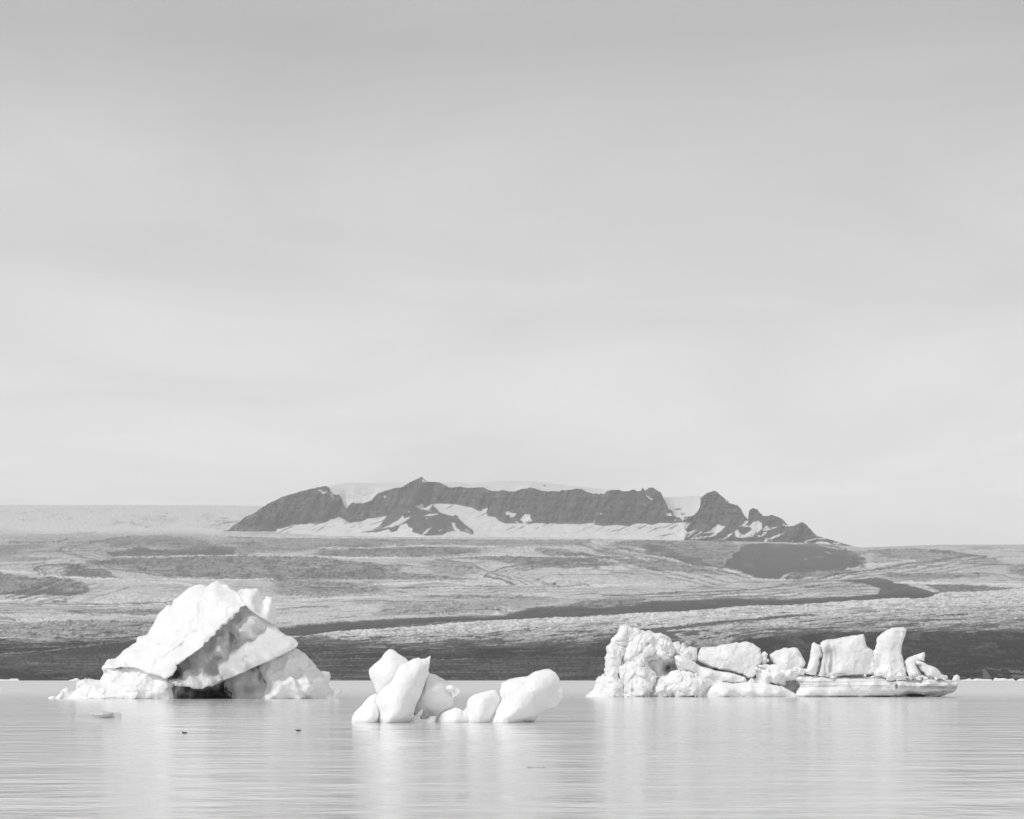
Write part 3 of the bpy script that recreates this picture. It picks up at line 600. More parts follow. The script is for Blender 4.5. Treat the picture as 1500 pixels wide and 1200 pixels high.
# ------------------------------------------------------------------ ice blocks
def densify(pts, step):
    r = []
    for i in range(len(pts)):
        a = pts[i]; b = pts[(i + 1) % len(pts)]
        n = max(1, int(math.hypot(b[0] - a[0], b[1] - a[1]) / step))
        for k in range(n):
            t = k / n; r.append(tuple(a[j] + (b[j] - a[j]) * t for j in range(3)))
    return r
def block(name, parent, fr, outline, ctrl, T, Y0, mat, soft=None, boxy=False, flute=None, d0=0.0, vox=.12, smooth=3, big=.25, bigs=.35, scal=0.0, scals=.9, fine=.03, crack=0.0, chip=0.0, chips=.6, seed=0, stains_and_shade=None, jag=0.0):
    """closed solid: outline seen from the lagoon side, front relief from ctrl depths (metres towards the viewer), thickness T behind"""
    x0, y0, sc = fr
    f = lambda u, v: (x0 + u / sc, y0 + v / sc)
    ol = [(*f(p[0], p[1]), (p[2] if len(p) > 2 else 0.0) + d0) for p in outline]
    ppm = F / Y0
    ol = densify(ol, max(1.2, .8 * ppm))
    rng = random.Random(seed + 5)
    if jag:
        ol = [(a + rng.uniform(-jag, jag) * ppm, b + rng.uniform(-jag, jag) * ppm * .7, d) for a, b, d in ol]
    ct = [(*f(p[0], p[1]), p[2] + d0) for p in ctrl]
    n = len(ol)
    # smooth relief through outline and control depths (multiquadric)
    src = np.array([(a / ppm, b / ppm, d) for a, b, d in ((ol[::max(1, n // 90)] + ct) if not boxy else (ct + [(a, b, d + boxy) for a, b, d in ol[::max(1, n // 12)]]))]); cc = soft if soft else max(.25, 8 / ppm)
    ker = lambda A, B: np.sqrt(((A[:, None] - B[None]) ** 2).sum(-1) + cc * cc)
    Kx = ker(src[:, :2], src[:, :2]); wts = np.linalg.solve(Kx + np.eye(len(src)) * -.02, src[:, 2] - src[:, 2].mean())
    oa = np.array([(a, b) for a, b, d in ol]); stp = max(.3, vox * 2.5) * ppm
    gx, gy = np.meshgrid(np.arange(oa[:, 0].min(), oa[:, 0].max(), stp), np.arange(oa[:, 1].min(), oa[:, 1].max(), stp))
    r_ = np.random.RandomState(seed); gx = (gx + r_.uniform(-.2, .2, gx.shape) * stp).ravel(); gy = (gy + r_.uniform(-.2, .2, gy.shape) * stp).ravel()
    kk = poly_sd(gx, gy, [tuple(q) for q in oa]) < -.45 * stp; gx, gy = gx[kk], gy[kk]
    if len(gx):
        gd = ker(np.stack([gx, gy], -1) / ppm, src[:, :2]) @ wts + src[:, 2].mean()
        lo, hi = src[:, 2].min() - .3, src[:, 2].max() + .4
        ct = [(float(a), float(b), float(min(max(d, lo), hi))) for a, b, d in zip(gx, gy, gd)]
    vco = [Vector((p[0], p[1])) for p in ol + ct]
    res = delaunay_2d_cdt(vco, [], [list(range(n))], 1, 1e-5)
    v2, _, fs, ov = res[0], res[1], res[2], res[3]
    allp = ol + ct
    D = []
    for i, o_ in enumerate(ov):
        if o_: D.append(allp[o_[0]][2])
        else:
            q = v2[i]; D.append(min(allp, key=lambda p: (p[0] - q[0]) ** 2 + (p[1] - q[1]) ** 2)[2])
    isout = [any(k < n for k in o_) if o_ else True for o_ in ov]
    V = []; m = len(v2)
    for i, q in enumerate(v2): V.append(at(q[0], q[1], Y0 - D[i]))
    for i, q in enumerate(v2):
        db = D[i] - (T * .45 if isout[i] else T + max(0, D[i] - d0) * .6)
        V.append(at(q[0], q[1], Y0 - db))
    FA = []
    ec = {}
    for t in fs:
        FA.append(tuple(t)); FA.append(tuple(m + k for k in reversed(t)))
        for a, b in zip(t, t[1:] + t[:1]): ec[(a, b)] = 1
    for (a, b) in list(ec):
        if (b, a) not in ec: FA.append((b, a, m + a, m + b))
    me = bpy.data.meshes.new('raw'); me.from_pydata(V, [], FA); me.update()
    o = bpy.data.objects.new('raw', me); col.objects.link(o)
    rm = o.modifiers.new('r', 'REMESH'); rm.mode = 'VOXEL'; rm.voxel_size = vox; rm.adaptivity = 0
    if smooth:
        sm = o.modifiers.new('s', 'SMOOTH'); sm.iterations = smooth; sm.factor = .5
    dg = bpy.context.evaluated_depsgraph_get(); ev = o.evaluated_get(dg)
    me2 = bpy.data.meshes.new_from_object(ev, depsgraph=dg)
    bpy.data.objects.remove(o); bpy.data.meshes.remove(me)
    me2.name = name
    nv = len(me2.vertices)
    co = np.empty(nv * 3, np.float32); me2.vertices.foreach_get('co', co); co = co.reshape(-1, 3).astype(float)
    no = np.empty(nv * 3, np.float32); me2.vertices.foreach_get('normal', no); no = no.reshape(-1, 3)
    h = big * fbm3(co, bigs, seed, 3)
    if scal:
        w = co + .5 / scals * np.stack([fbm3(co, scals * .6, seed + 31 + k, 2) for k in range(3)], -1)
        a, b = worley(w, scals, seed + 9)
        h = h + scal * (np.minimum(a, 1) ** 2 - .45)
    if flute:
        (u0, v0, u1, v1, lam, amp) = flute
        qx = (CX + co[:, 0] / co[:, 1] * F - x0) * sc; qy = (HY - (co[:, 2] - H) / co[:, 1] * F - y0) * sc
        ln = math.hypot(u1 - u0, v1 - v0); s_ = ((qx - u0) * (u1 - u0) + (qy - v0) * (v1 - v0)) / ln
        s_ = s_ / lam + .55 * fbm3(co, .25, seed + 27, 2) + .15 * fbm3(co, .9, seed + 28, 2)
        am = amp * np.clip(1 + .9 * fbm3(co, .35, seed + 29, 2), .2, 2)
        h = h + am * (.62 - np.abs(np.sin(np.pi * s_)) ** 1.4) * np.clip(-no[:, 1], 0, 1)
    if crack:
        w = co + .6 * np.stack([fbm3(co, .8, seed + 71 + k, 2) for k in range(3)], -1)
        a, b = worley(w * np.array([1, 1, .7]), .30, seed + 19)
        h = h - 1.6 * crack * (1 - sstep(0, .07, b - a))
    if chip:
        w = co + .12 / chips * np.stack([fbm3(co, chips * 1.3, seed + 41 + k, 2) for k in range(3)], -1)
        h = h + chip * facets(w, chips, seed + 50) + chip * .4 * facets(w, chips * 2.3, seed + 60)
    h = h + fine * fbm3(co, 2.6, seed + 3, 4, .6)
    co = co + no * h[:, None]
    me2.vertices.foreach_set('co', co.reshape(-1).astype(np.float32))
    me2.polygons.foreach_set('use_smooth', np.ones(len(me2.polygons), bool)); me2.update()
    st = np.zeros(nv)
    if stains_and_shade:  # ash marks, plus shade of hollows and undercuts painted into the colour
        px = CX + co[:, 0] / co[:, 1] * F; py = HY - (co[:, 2] - H) / co[:, 1] * F
        nn = fbm3(co, .45 * 200 / Y0, seed + 90, 3, .5)
        for (u, v, ru, rv, s) in stains_and_shade:
            a, b = f(u, v)
            st = np.maximum(st, s * np.clip(1.3 * np.exp(-((px - a) / (ru / sc)) ** 2 - ((py - b) / (rv / sc)) ** 2) * (1 + 1.6 * nn), 0, 1))
    at_ = me2.attributes.new('stain_and_shade', 'FLOAT', 'POINT'); at_.data.foreach_set('value', st.astype(np.float32))
    return link_mesh(name, me2, mat, parent)


# ---- large peaked berg, left
FA_ = (60, 830, 10 / 3)
Y1 = 275.0
b1 = empty('iceberg', (at(290, 1023, Y1)[0], Y1, 0)); tag(b1, 'largest iceberg, a steep tilted white slab with a dark hollow under its overhanging lip', 'iceberg', 'icebergs in the lagoon')
block('tilted_slab', b1, FA_, [(300, 500, 0), (312, 485, 0), (330, 462, -1), (345, 456, -1), (365, 455, -1), (400, 415, -1.5), (435, 393, -1.5), (470, 375, -1.5), (470, 345, -2), (520, 335, -2), (545, 290, -2), (565, 255, -2), (575, 235, -2), (600, 212, -2), (622, 190, -2), (645, 197, -2), (645, 172, -2),
    (690, 135, -2), (720, 105, -2), (750, 88, -2), (782, 82, -2), (812, 95, -2), (835, 75, -2), (865, 68, -2), (890, 80, -2), (910, 85, -1.5), (935, 108, -1), (960, 125, -.5), (985, 165, 1), (1003, 192, 2.4), (972, 200, 2.8), (968, 222, 3), (945, 228, 3), (935, 250, 3), (915, 255, 3.2), (905, 280, 3.3), (885, 283, 3.4),
    (872, 308, 3.6), (855, 312, 3.7), (850, 335, 3.8), (828, 345, 3.9), (815, 370, 4.2), (803, 372, 4.2), (798, 352, 4.2), (797, 388, 4.4), (760, 415, 4.7), (715, 445, 5), (668, 478, 5.2), (655, 462, 5), (664, 495, 5.2), (640, 530, 5.2), (605, 548, 5), (580, 530, 4.5), (520, 520, 4), (470, 500, 3.5), (400, 490, 3), (350, 500, 2)],
    [(700, 250, 1.2), (800, 200, 1.2), (880, 150, .8), (600, 350, 2.0), (720, 350, 2.9), (560, 450, 3.3), (620, 430, 4.0), (450, 430, 1.6), (850, 230, 2.2), (780, 300, 3.0), (640, 260, .6), (740, 170, .2), (840, 120, .1), (540, 370, 1.0), (640, 490, 5.2), (930, 190, 2.2)],
    8, Y1, M_ICE, big=.35, bigs=.22, scal=.08, scals=.6, chip=.10, chips=.3, fine=.04, seed=1, smooth=2,
    stains_and_shade=[(745, 315, 18, 8, .22), (575, 378, 10, 6, .16), (683, 382, 9, 7, .2)])
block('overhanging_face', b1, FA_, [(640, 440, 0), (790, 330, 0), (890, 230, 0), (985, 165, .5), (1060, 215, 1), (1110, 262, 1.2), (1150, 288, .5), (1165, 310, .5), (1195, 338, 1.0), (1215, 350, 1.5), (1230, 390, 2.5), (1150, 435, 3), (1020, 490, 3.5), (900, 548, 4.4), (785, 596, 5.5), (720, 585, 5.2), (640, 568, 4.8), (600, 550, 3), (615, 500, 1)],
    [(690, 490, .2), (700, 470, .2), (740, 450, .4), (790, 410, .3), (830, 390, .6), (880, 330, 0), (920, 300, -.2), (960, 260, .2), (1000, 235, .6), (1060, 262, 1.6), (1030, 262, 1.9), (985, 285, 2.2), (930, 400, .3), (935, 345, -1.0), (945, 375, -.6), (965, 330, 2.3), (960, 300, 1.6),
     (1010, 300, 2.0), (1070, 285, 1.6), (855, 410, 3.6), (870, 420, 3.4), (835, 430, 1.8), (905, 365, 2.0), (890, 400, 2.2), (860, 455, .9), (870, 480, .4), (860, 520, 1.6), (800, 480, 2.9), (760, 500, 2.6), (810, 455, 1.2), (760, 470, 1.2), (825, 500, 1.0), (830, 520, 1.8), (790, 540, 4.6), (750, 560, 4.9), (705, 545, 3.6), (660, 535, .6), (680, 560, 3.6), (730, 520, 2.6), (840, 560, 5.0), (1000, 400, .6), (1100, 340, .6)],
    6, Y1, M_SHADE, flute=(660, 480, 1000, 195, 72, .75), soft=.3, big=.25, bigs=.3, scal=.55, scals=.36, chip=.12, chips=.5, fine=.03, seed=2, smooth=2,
    stains_and_shade=[(655, 530, 30, 22, .75), (695, 480, 60, 40, .2), (928, 350, 9, 35, .4), (885, 540, 12, 12, .6), (830, 420, 60, 40, .12)])  # shade of the cavities and deep pockets painted dark on the face
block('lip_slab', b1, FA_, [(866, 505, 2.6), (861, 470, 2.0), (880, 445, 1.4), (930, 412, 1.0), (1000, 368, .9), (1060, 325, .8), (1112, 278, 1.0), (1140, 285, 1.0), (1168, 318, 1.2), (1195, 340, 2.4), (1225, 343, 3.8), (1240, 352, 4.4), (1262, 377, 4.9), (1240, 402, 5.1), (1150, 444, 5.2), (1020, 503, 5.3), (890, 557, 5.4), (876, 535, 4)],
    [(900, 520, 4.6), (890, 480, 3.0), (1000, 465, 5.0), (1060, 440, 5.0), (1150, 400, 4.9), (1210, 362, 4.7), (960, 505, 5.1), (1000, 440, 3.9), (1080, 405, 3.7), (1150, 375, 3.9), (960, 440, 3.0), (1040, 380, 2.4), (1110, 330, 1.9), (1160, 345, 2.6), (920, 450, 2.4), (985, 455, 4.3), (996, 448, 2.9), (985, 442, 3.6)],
    4, Y1, M_SHADE, flute=(890, 556, 1262, 377, 88, .30), soft=.3, big=.16, bigs=.4, scal=.30, scals=.4, chip=.06, chips=.6, fine=.02, seed=52, smooth=2, stains_and_shade=[(890, 525, 40, 30, .3), (950, 480, 80, 30, .10)])
block('grey_ice_foot', b1, FA_, [(885, 575, .5), (900, 545, .5), (1000, 500, .8), (1050, 480, .8), (1085, 540, 1.2), (1110, 600, 1.6), (1110, 690, 2), (905, 690, .8), (915, 640, 0), (888, 610, 0)], [(960, 560, 1.6), (1030, 540, 2.0), (960, 620, 1.4), (1040, 620, 2.6), (1000, 585, 1.0)], 4, Y1, M_SHADE, soft=.4, big=.4, bigs=.4, scal=.3, scals=.5, seed=53, stains_and_shade=[(960, 580, 120, 40, .42), (905, 620, 16, 40, .8), (1070, 530, 12, 40, .6), (1035, 503, 14, 12, .95)])
block('grey_ice_foot', b1, FA_, [(625, 560, 1), (700, 570, 1), (785, 596, .6), (740, 622, .2), (715, 645, .2), (715, 690, .4), (630, 690, 1.5)], [(660, 600, 1.8), (690, 620, .6), (730, 600, .8), (680, 645, 1.4)], 3, Y1, M_SHADE, soft=.3, big=.4, bigs=.6, scal=.35, scals=.6, seed=54, stains_and_shade=[(645, 588, 10, 10, .6), (715, 602, 10, 16, .6), (690, 642, 22, 8, .7)])
block('crest_knob', b1, FA_, [(960, 122, 1), (975, 112), (1000, 108), (1055, 106), (1066, 116), (1070, 148), (1088, 168), (1100, 146), (1132, 150), (1142, 180), (1146, 215), (1154, 292, 0), (1140, 300, .5), (1110, 266, 2), (1060, 243, 2.6), (1020, 215, 2.6), (990, 180, 2.2)],
    [(1030, 150, 2.0), (1050, 200, 2.5), (1100, 240, 2.0), (1085, 195, .4), (1122, 175, 1.6), (1110, 215, 1.5), (1000, 140, 1.5)], 4, Y1, M_ICE, big=.15, bigs=.5, scal=.12, scals=.7, seed=3)
block('left_foot', b1, FA_, [(50, 665, 1), (78, 640, 1), (98, 618, 1), (112, 600, .5), (122, 596, .5), (135, 604, .5), (148, 618, .5), (170, 608, .5), (182, 590), (186, 568), (215, 560), (255, 558), (295, 560), (292, 545), (315, 520), (306, 495), (318, 478), (335, 465, -.5), (400, 470, 0), (480, 480, 2), (560, 510, 3), (620, 545, 3.2), (640, 575, 3), (655, 640, 2.8), (665, 690, 2.5), (60, 690, 2)],
    [(240, 600, 1.8), (300, 590, 2.0), (380, 530, 2.2), (400, 580, 3.2), (480, 540, 3.6), (500, 600, 4.6), (600, 600, 4.4), (350, 630, 4.2), (200, 635, 2.8), (450, 650, 5.4), (620, 650, 4.4), (540, 570, 4.2), (330, 520, 1.0), (280, 645, 4)], 7, Y1, M_ICE, big=.4, bigs=.45, scal=.38, scals=.5, chip=.3, chips=.5, fine=.05, seed=4, smooth=1)
block('right_foot', b1, FA_, [(1048, 500, .5), (1070, 470, .8), (1150, 430, 1.2), (1210, 408, 1.5), (1245, 402, 1), (1262, 418, .7), (1290, 440, .5), (1312, 462), (1330, 480), (1345, 503), (1375, 512), (1405, 520), (1408, 545), (1400, 570), (1406, 590), (1422, 612), (1436, 640), (1450, 690), (1060, 690, 2.5), (1078, 620, 2), (1105, 590, 1.5), (1070, 540, .8)],
    [(1100, 530, 2.2), (1200, 480, 2.6), (1230, 430, 2.4), (1280, 480, 1.8), (1250, 560, 3.4), (1150, 610, 3.9), (1300, 620, 3.4), (1350, 600, 1.6), (1380, 545, 1.2), (1110, 640, 3.6), (1330, 540, 2.2), (1270, 505, 1.2), (1180, 530, 3.0)],
    6, Y1, M_ICE, flute=(1100, 640, 1400, 560, 75, .5), big=.5, bigs=.4, scal=.6, scals=.4, chip=.22, chips=.4, fine=.04, seed=5, smooth=1, stains_and_shade=[(1100, 575, 8, 14, .4), (1130, 634, 12, 8, .5), (1090, 480, 60, 16, .12)])
block('shaded_dark_ice_core', b1, FA_, [(600, 560, .5), (900, 530, 0), (1040, 490, 0), (1090, 560, .5), (1110, 600, .6), (1130, 690, .8), (640, 690, 1)], [(700, 620, 1.6), (760, 600, .8), (860, 610, -.3), (930, 590, .9), (1000, 600, 1.2), (900, 650, -.2), (1050, 650, 1.4)], 5, Y1, M_CLEAR_SHADE, big=.4, bigs=.5, scal=.3, scals=.6, seed=6, stains_and_shade=[(830, 640, 110, 50, .97), (890, 600, 20, 60, .95), (700, 635, 40, 18, .8), (645, 590, 14, 18, .7), (715, 600, 16, 24, .7)])  # dark ice, with the black shade of the hollow painted over it
block('ice_chip', b1, FA_, [(1422, 640), (1428, 600), (1440, 588), (1450, 600), (1468, 608), (1455, 625), (1450, 670), (1425, 670)], [(1440, 620, .5)], 1.2, Y1, M_ICE, vox=.08, big=.05, seed=7)
block('ice_chip', b1, FA_, [(36, 640), (50, 632), (66, 632), (72, 640), (70, 660), (36, 660)], [(55, 640, .4)], 1.0, Y1, M_ICE, vox=.08, big=.05, seed=8)

# ---- near two-humped berg, middle
FB_ = (500, 930, 30 / 7)
Y2 = 129.0
b2 = empty('iceberg', (at(670, 1058, Y2)[0], Y2, 0)); tag(b2, 'smooth two-humped iceberg nearest the camera, a leaning pointed pillar joined to a rounded lobe', 'iceberg', 'icebergs in the lagoon')
kw = dict(soft=.3, chip=.035, chips=.7, vox=.042, big=.06, bigs=.9, scal=.04, scals=.8, fine=.010, smooth=4)
block('back_block', b2, FB_, [(172, 240), (180, 213), (215, 178), (245, 153), (270, 118), (300, 90), (320, 92), (350, 115), (380, 135), (425, 168), (450, 260), (420, 400), (300, 450), (222, 365), (205, 310), (180, 268)], [(300, 190, .7), (250, 260, .7), (330, 270, 1.0), (380, 220, .7), (230, 220, .4), (260, 340, .5)], 3.0, Y2, M_SMOOTH, seed=11, **kw)
block('leaning_pillar', b2, FB_, [(340, 210, .2), (390, 178, .2), (425, 163), (445, 150), (470, 145), (487, 141), (500, 152), (530, 151), (561, 130), (553, 185), (547, 222), (554, 240), (532, 280), (515, 330), (498, 385), (475, 430), (465, 455), (458, 490), (430, 525), (405, 552), (395, 620), (225, 620), (228, 500), (210, 430), (222, 378), (260, 325), (300, 265)],
      [(420, 240, .9), (370, 330, 1.3), (320, 450, 1.7), (490, 200, .7), (500, 280, .5), (460, 330, 1.0), (420, 450, 1.1), (400, 520, 1.1), (290, 540, 1.7), (270, 420, 1.2), (340, 270, .9)], 2.6, Y2, M_SMOOTH, d0=.5, seed=12, **kw)
block('left_foot', b2, FB_, [(58, 620), (64, 545), (68, 520), (80, 492), (130, 440), (155, 405), (180, 382), (215, 370), (250, 420), (270, 620)], [(120, 500, .6), (180, 440, .7), (160, 560, 1.0), (220, 500, 1.1)], 2.0, Y2, M_SMOOTH, d0=.2, seed=13, **kw)
block('tilted_lump', b2, FB_, [(520, 270), (550, 244), (590, 254), (640, 278), (690, 312), (745, 350), (740, 370), (702, 395), (706, 425), (690, 458), (655, 470), (625, 490), (612, 520), (605, 545), (588, 545), (587, 515), (560, 508), (540, 525), (505, 533), (490, 515), (455, 505), (460, 420), (490, 330)],
      [(570, 310, .9), (620, 330, .9), (560, 400, .9), (620, 410, .5), (520, 470, .3), (600, 460, .2), (520, 370, .8), (665, 400, .2)], 2.4, Y2, M_SMOOTH, d0=-.7, seed=14, stains_and_shade=[(540, 490, 60, 25, .15)], **kw)
block('nose_block', b2, FB_, [(638, 350), (655, 322), (690, 314), (720, 330), (748, 350), (738, 370), (700, 393), (688, 368), (655, 362)], [(690, 338, .5), (715, 352, .4)], .8, Y2, M_SMOOTH, d0=-.35, seed=15, **{**kw, 'smooth': 3})
block('water_spike', b2, FB_, [(400, 560), (440, 522), (478, 494), (506, 464), (512, 468), (510, 492), (492, 516), (500, 530), (540, 528), (560, 514), (592, 512), (588, 540), (596, 600), (595, 620), (400, 620)], [(480, 530, .4), (560, 545, .4), (450, 570, .5)], .8, Y2, M_SMOOTH, d0=.3, seed=16, **{**kw, 'smooth': 2, 'big': .02})
block('low_shelf', b2, FB_, [(606, 620), (610, 550), (622, 500), (640, 482), (690, 468), (715, 457), (745, 466), (765, 478), (790, 450), (820, 480), (820, 620)], [(680, 500, .5), (740, 510, .7), (700, 560, 1.0)], 1.6, Y2, M_SMOOTH, d0=-.1, seed=17, **kw)
block('small_hump', b2, FB_, [(782, 620), (788, 500), (790, 430), (802, 400), (830, 376), (880, 360), (930, 352), (968, 347), (978, 372), (1002, 405), (992, 440), (1000, 470), (970, 520), (950, 620)], [(850, 420, .8), (900, 400, .7), (860, 520, 1.2), (930, 450, .7), (950, 390, .3)], 2.2, Y2, M_SMOOTH, d0=.1, seed=18, **kw)
block('rounded_lobe', b2, FB_, [(900, 620), (920, 548), (950, 500), (990, 450), (1012, 405), (998, 380), (996, 345), (1008, 303), (1045, 283), (1085, 274), (1130, 268), (1170, 265), (1195, 248), (1222, 232), (1265, 219), (1310, 216), (1345, 232), (1368, 268), (1380, 320), (1394, 360), (1384, 400), (1350, 445), (1318, 466), (1272, 478), (1245, 508), (1210, 541), (1160, 552), (1140, 620)],
      [(1290, 280, .7), (1200, 300, 1.0), (1090, 320, .9), (1290, 360, .9), (1330, 350, .5), (1230, 420, .9), (1100, 420, 1.3), (1150, 480, 1.2), (1040, 510, 1.4), (1330, 420, .1), (1260, 460, .2), (1200, 510, .6), (1040, 350, .6), (1000, 560, 1.4)], 2.8, Y2, M_SMOOTH, d0=.2, seed=19, **{**kw, 'big': .10})

# ---- long ruined berg, right
FC_ = (840, 900, 5.0); FD_ = (1120, 900, 5.0)
Y3 = 300.0
b3 = empty('iceberg', (at(1130, 1021, Y3)[0], Y3, 0)); tag(b3, 'long low iceberg with a row of broken white towers standing on a layered floe', 'iceberg', 'icebergs in the lagoon')
kc = dict(soft=.3, chip=.42, chips=.36, crack=.15, vox=.10, big=.22, bigs=.5, scal=.10, scals=.7, fine=.025, smooth=1)
def K(**o): return {**kc, **o}
block('peak_block', b3, FC_, [(285, 215), (283, 185), (310, 150), (325, 118), (350, 92), (375, 78), (400, 84), (435, 105), (492, 120), (485, 150), (440, 175), (420, 215), (400, 245), (330, 225)], [(370, 140, 1.5), (340, 190, 1.5), (430, 140, 1.0)], 4, Y3, M_ICE, boxy=1.0, seed=21, **kc)
block('left_column', b3, FC_, [(238, 480), (235, 400), (231, 370), (240, 300), (252, 285), (250, 245), (285, 205), (330, 210), (385, 235), (380, 290), (350, 330), (340, 380), (345, 440), (370, 520), (385, 605), (392, 650), (150, 650), (185, 560), (240, 510)], [(290, 300, 1.6), (300, 420, 2.0), (300, 540, 2.6), (340, 600, 2.8), (230, 600, 2.2), (330, 250, 1.4)], 5, Y3, M_ICE, d0=.4, boxy=1.0, seed=22, **K(scal=.2))
block('head_block', b3, FC_, [(380, 235), (410, 180), (440, 150), (500, 126), (550, 126), (590, 142), (640, 148), (690, 175), (718, 205), (735, 250), (735, 310), (690, 330), (640, 320), (520, 350), (440, 380), (330, 390), (345, 320)], [(480, 180, 1.6), (560, 180, 1.8), (590, 215, 1.0), (660, 220, 1.7), (430, 260, 1.5), (500, 270, 1.6), (400, 330, 1.6), (700, 270, 1.0), (620, 280, 1.0)], 6, Y3, M_ICE, boxy=1.0, seed=23, **K(scal=.25, scals=.5), stains_and_shade=[(548, 218, 14, 14, .6), (590, 195, 25, 25, .12)])
block('front_column', b3, FC_, [(330, 380), (440, 350), (470, 285), (520, 240), (570, 218), (602, 265), (580, 300), (535, 330), (545, 370), (590, 410), (640, 455), (600, 500), (575, 650), (345, 650), (335, 560)], [(540, 270, 1.6), (480, 350, 2.0), (500, 450, 2.4), (500, 580, 2.8), (400, 440, 1.6), (380, 540, 1.2), (425, 520, 1.8), (560, 520, 2.2), (415, 580, 1.2)], 5, Y3, M_ICE, d0=.8, boxy=1.0, seed=24, **K(scal=.22), stains_and_shade=[(430, 555, 10, 16, .6), (555, 315, 22, 12, .3)])
block('left_foot', b3, FC_, [(75, 650), (92, 602), (120, 575), (152, 545), (150, 518), (185, 475), (215, 450), (245, 465), (300, 560), (320, 650)], [(180, 560, 1.2), (230, 530, 1.2), (200, 610, 1.8)], 3.5, Y3, M_ICE, seed=25, **K(smooth=1))
block('hollow_wall', b3, FC_, [(530, 340), (600, 290), (680, 300), (760, 330), (770, 420), (700, 460), (600, 460), (540, 400)], [(600, 350, .6), (640, 400, .1), (690, 390, -1.8), (730, 380, -1.0), (660, 330, .6)], 2, Y3, M_SHADE, d0=-.2, seed=26, **kc, stains_and_shade=[(690, 400, 26, 34, .85), (730, 385, 30, 25, .4)])  # shade inside the hole is painted dark on this back wall
block('arch_fragment', b3, FC_, [(600, 270), (640, 262), (680, 280), (700, 320), (660, 325), (615, 300)], [(650, 290, .6)], 1.5, Y3, M_ICE, d0=1.4, seed=27, **kc)
block('upper_ramp', b3, FC_, [(735, 305), (760, 296), (800, 300), (860, 330), (930, 378), (1050, 418), (1180, 432), (1240, 455), (1268, 484), (1180, 500), (1080, 500), (900, 470), (840, 430), (770, 420), (750, 360)], [(800, 350, 1.6), (880, 390, 1.3), (1000, 440, 1.3), (1150, 465, 1.2), (780, 330, 1.4), (850, 345, 1.2)], 3, Y3, M_ICE, d0=.6, seed=28, **K(chip=.12, crack=.04, scal=.05))
block('lower_ramp', b3, FC_, [(560, 650), (560, 520), (600, 470), (640, 455), (690, 440), (720, 415), (760, 410), (850, 420), (950, 440), (1050, 470), (1110, 492), (1050, 520), (1000, 560), (960, 650)], [(650, 510, 1.6), (760, 470, 1.6), (860, 470, 1.8), (960, 490, 1.6), (700, 580, 2.2), (880, 580, 2.2), (620, 590, 2.0)], 5, Y3, M_ICE, d0=1.0, seed=29, **K(scal=.2, scals=.6))
block('facet_block', b3, FC_, [(718, 560), (722, 530), (745, 500), (820, 474), (890, 488), (930, 530), (945, 560), (930, 612), (760, 614), (730, 590)], [(800, 530, .9), (880, 560, 1.2), (850, 500, .5), (780, 590, .5)], 2, Y3, M_DIRTY, d0=2.6, seed=30, **kc, stains_and_shade=[(915, 540, 14, 12, .5), (745, 590, 8, 8, .8), (860, 560, 40, 6, .25)])
block('crumbled_block', b3, FC_, [(705, 215), (740, 205), (770, 210), (790, 230), (800, 212), (815, 212), (835, 235), (860, 230), (900, 240), (908, 270), (900, 328), (880, 350), (800, 330), (730, 330)], [(760, 250, 1.0), (820, 260, 1.2), (870, 280, 1.0)], 3, Y3, M_ICE, d0=-1.2, boxy=0.8, seed=31, **K(scal=.2, scals=.9, smooth=1), stains_and_shade=[(855, 292, 20, 8, .3)])
block('table_block', b3, FC_, [(912, 335), (915, 300), (922, 270), (938, 247), (1000, 243), (1052, 244), (1080, 226), (1140, 218), (1202, 212), (1212, 222), (1240, 208), (1275, 203), (1320, 214), (1372, 250), (1380, 300), (1378, 345), (1350, 390), (1360, 410), (1310, 465), (1270, 468), (1235, 435), (1100, 412), (1000, 388), (935, 352)],
      [(960, 290, 1.2), (1050, 300, 1.6), (1150, 290, 1.8), (1200, 370, 1.8), (1210, 260, 1.0), (1290, 260, 1.4), (1290, 350, 1.3), (1230, 330, 1.8), (1120, 370, 1.8), (1000, 350, 1.3)], 5, Y3, M_ICE, d0=-.3, boxy=1.1, seed=32, **K(chip=.12, crack=.04, scal=.06), stains_and_shade=[(1195, 240, 8, 8, .3), (1225, 300, 14, 40, .10)])
block('shard', b3, FC_, [(1372, 320), (1400, 278), (1412, 290), (1437, 338), (1385, 365), (1372, 350)], [(1400, 325, .4)], 1, Y3, M_ICE, seed=33, **K(vox=.08, big=.03))
block('shadow_ledge', b3, FC_, [(980, 370), (1110, 400), (1240, 440), (1290, 470), (1200, 480), (1000, 430)], [(1100, 430, .4)], 1.5, Y3, M_SHADE, d0=-1.5, seed=50, **kc, stains_and_shade=[(1040, 405, 30, 14, .9), (1085, 415, 30, 10, .8)])  # set-back ledge under the table block, its shadow painted as dark colour
block('rubble_mound', b3, FC_, [(1270, 520), (1290, 470), (1340, 470), (1345, 420), (1380, 375), (1410, 365), (1440, 375), (1465, 368), (1500, 375), (1540, 380), (1600, 395), (1635, 430), (1630, 475), (1560, 505), (1490, 520), (1400, 530)], [(1400, 430, 1.2), (1450, 400, .9), (1520, 430, 1.4), (1590, 440, 1.0), (1400, 490, 1.6), (1500, 480, 1.7), (1310, 500, .9)], 4, Y3, M_ICE, d0=.2, seed=34, **K(big=.4, scal=.35, scals=.8, smooth=1))
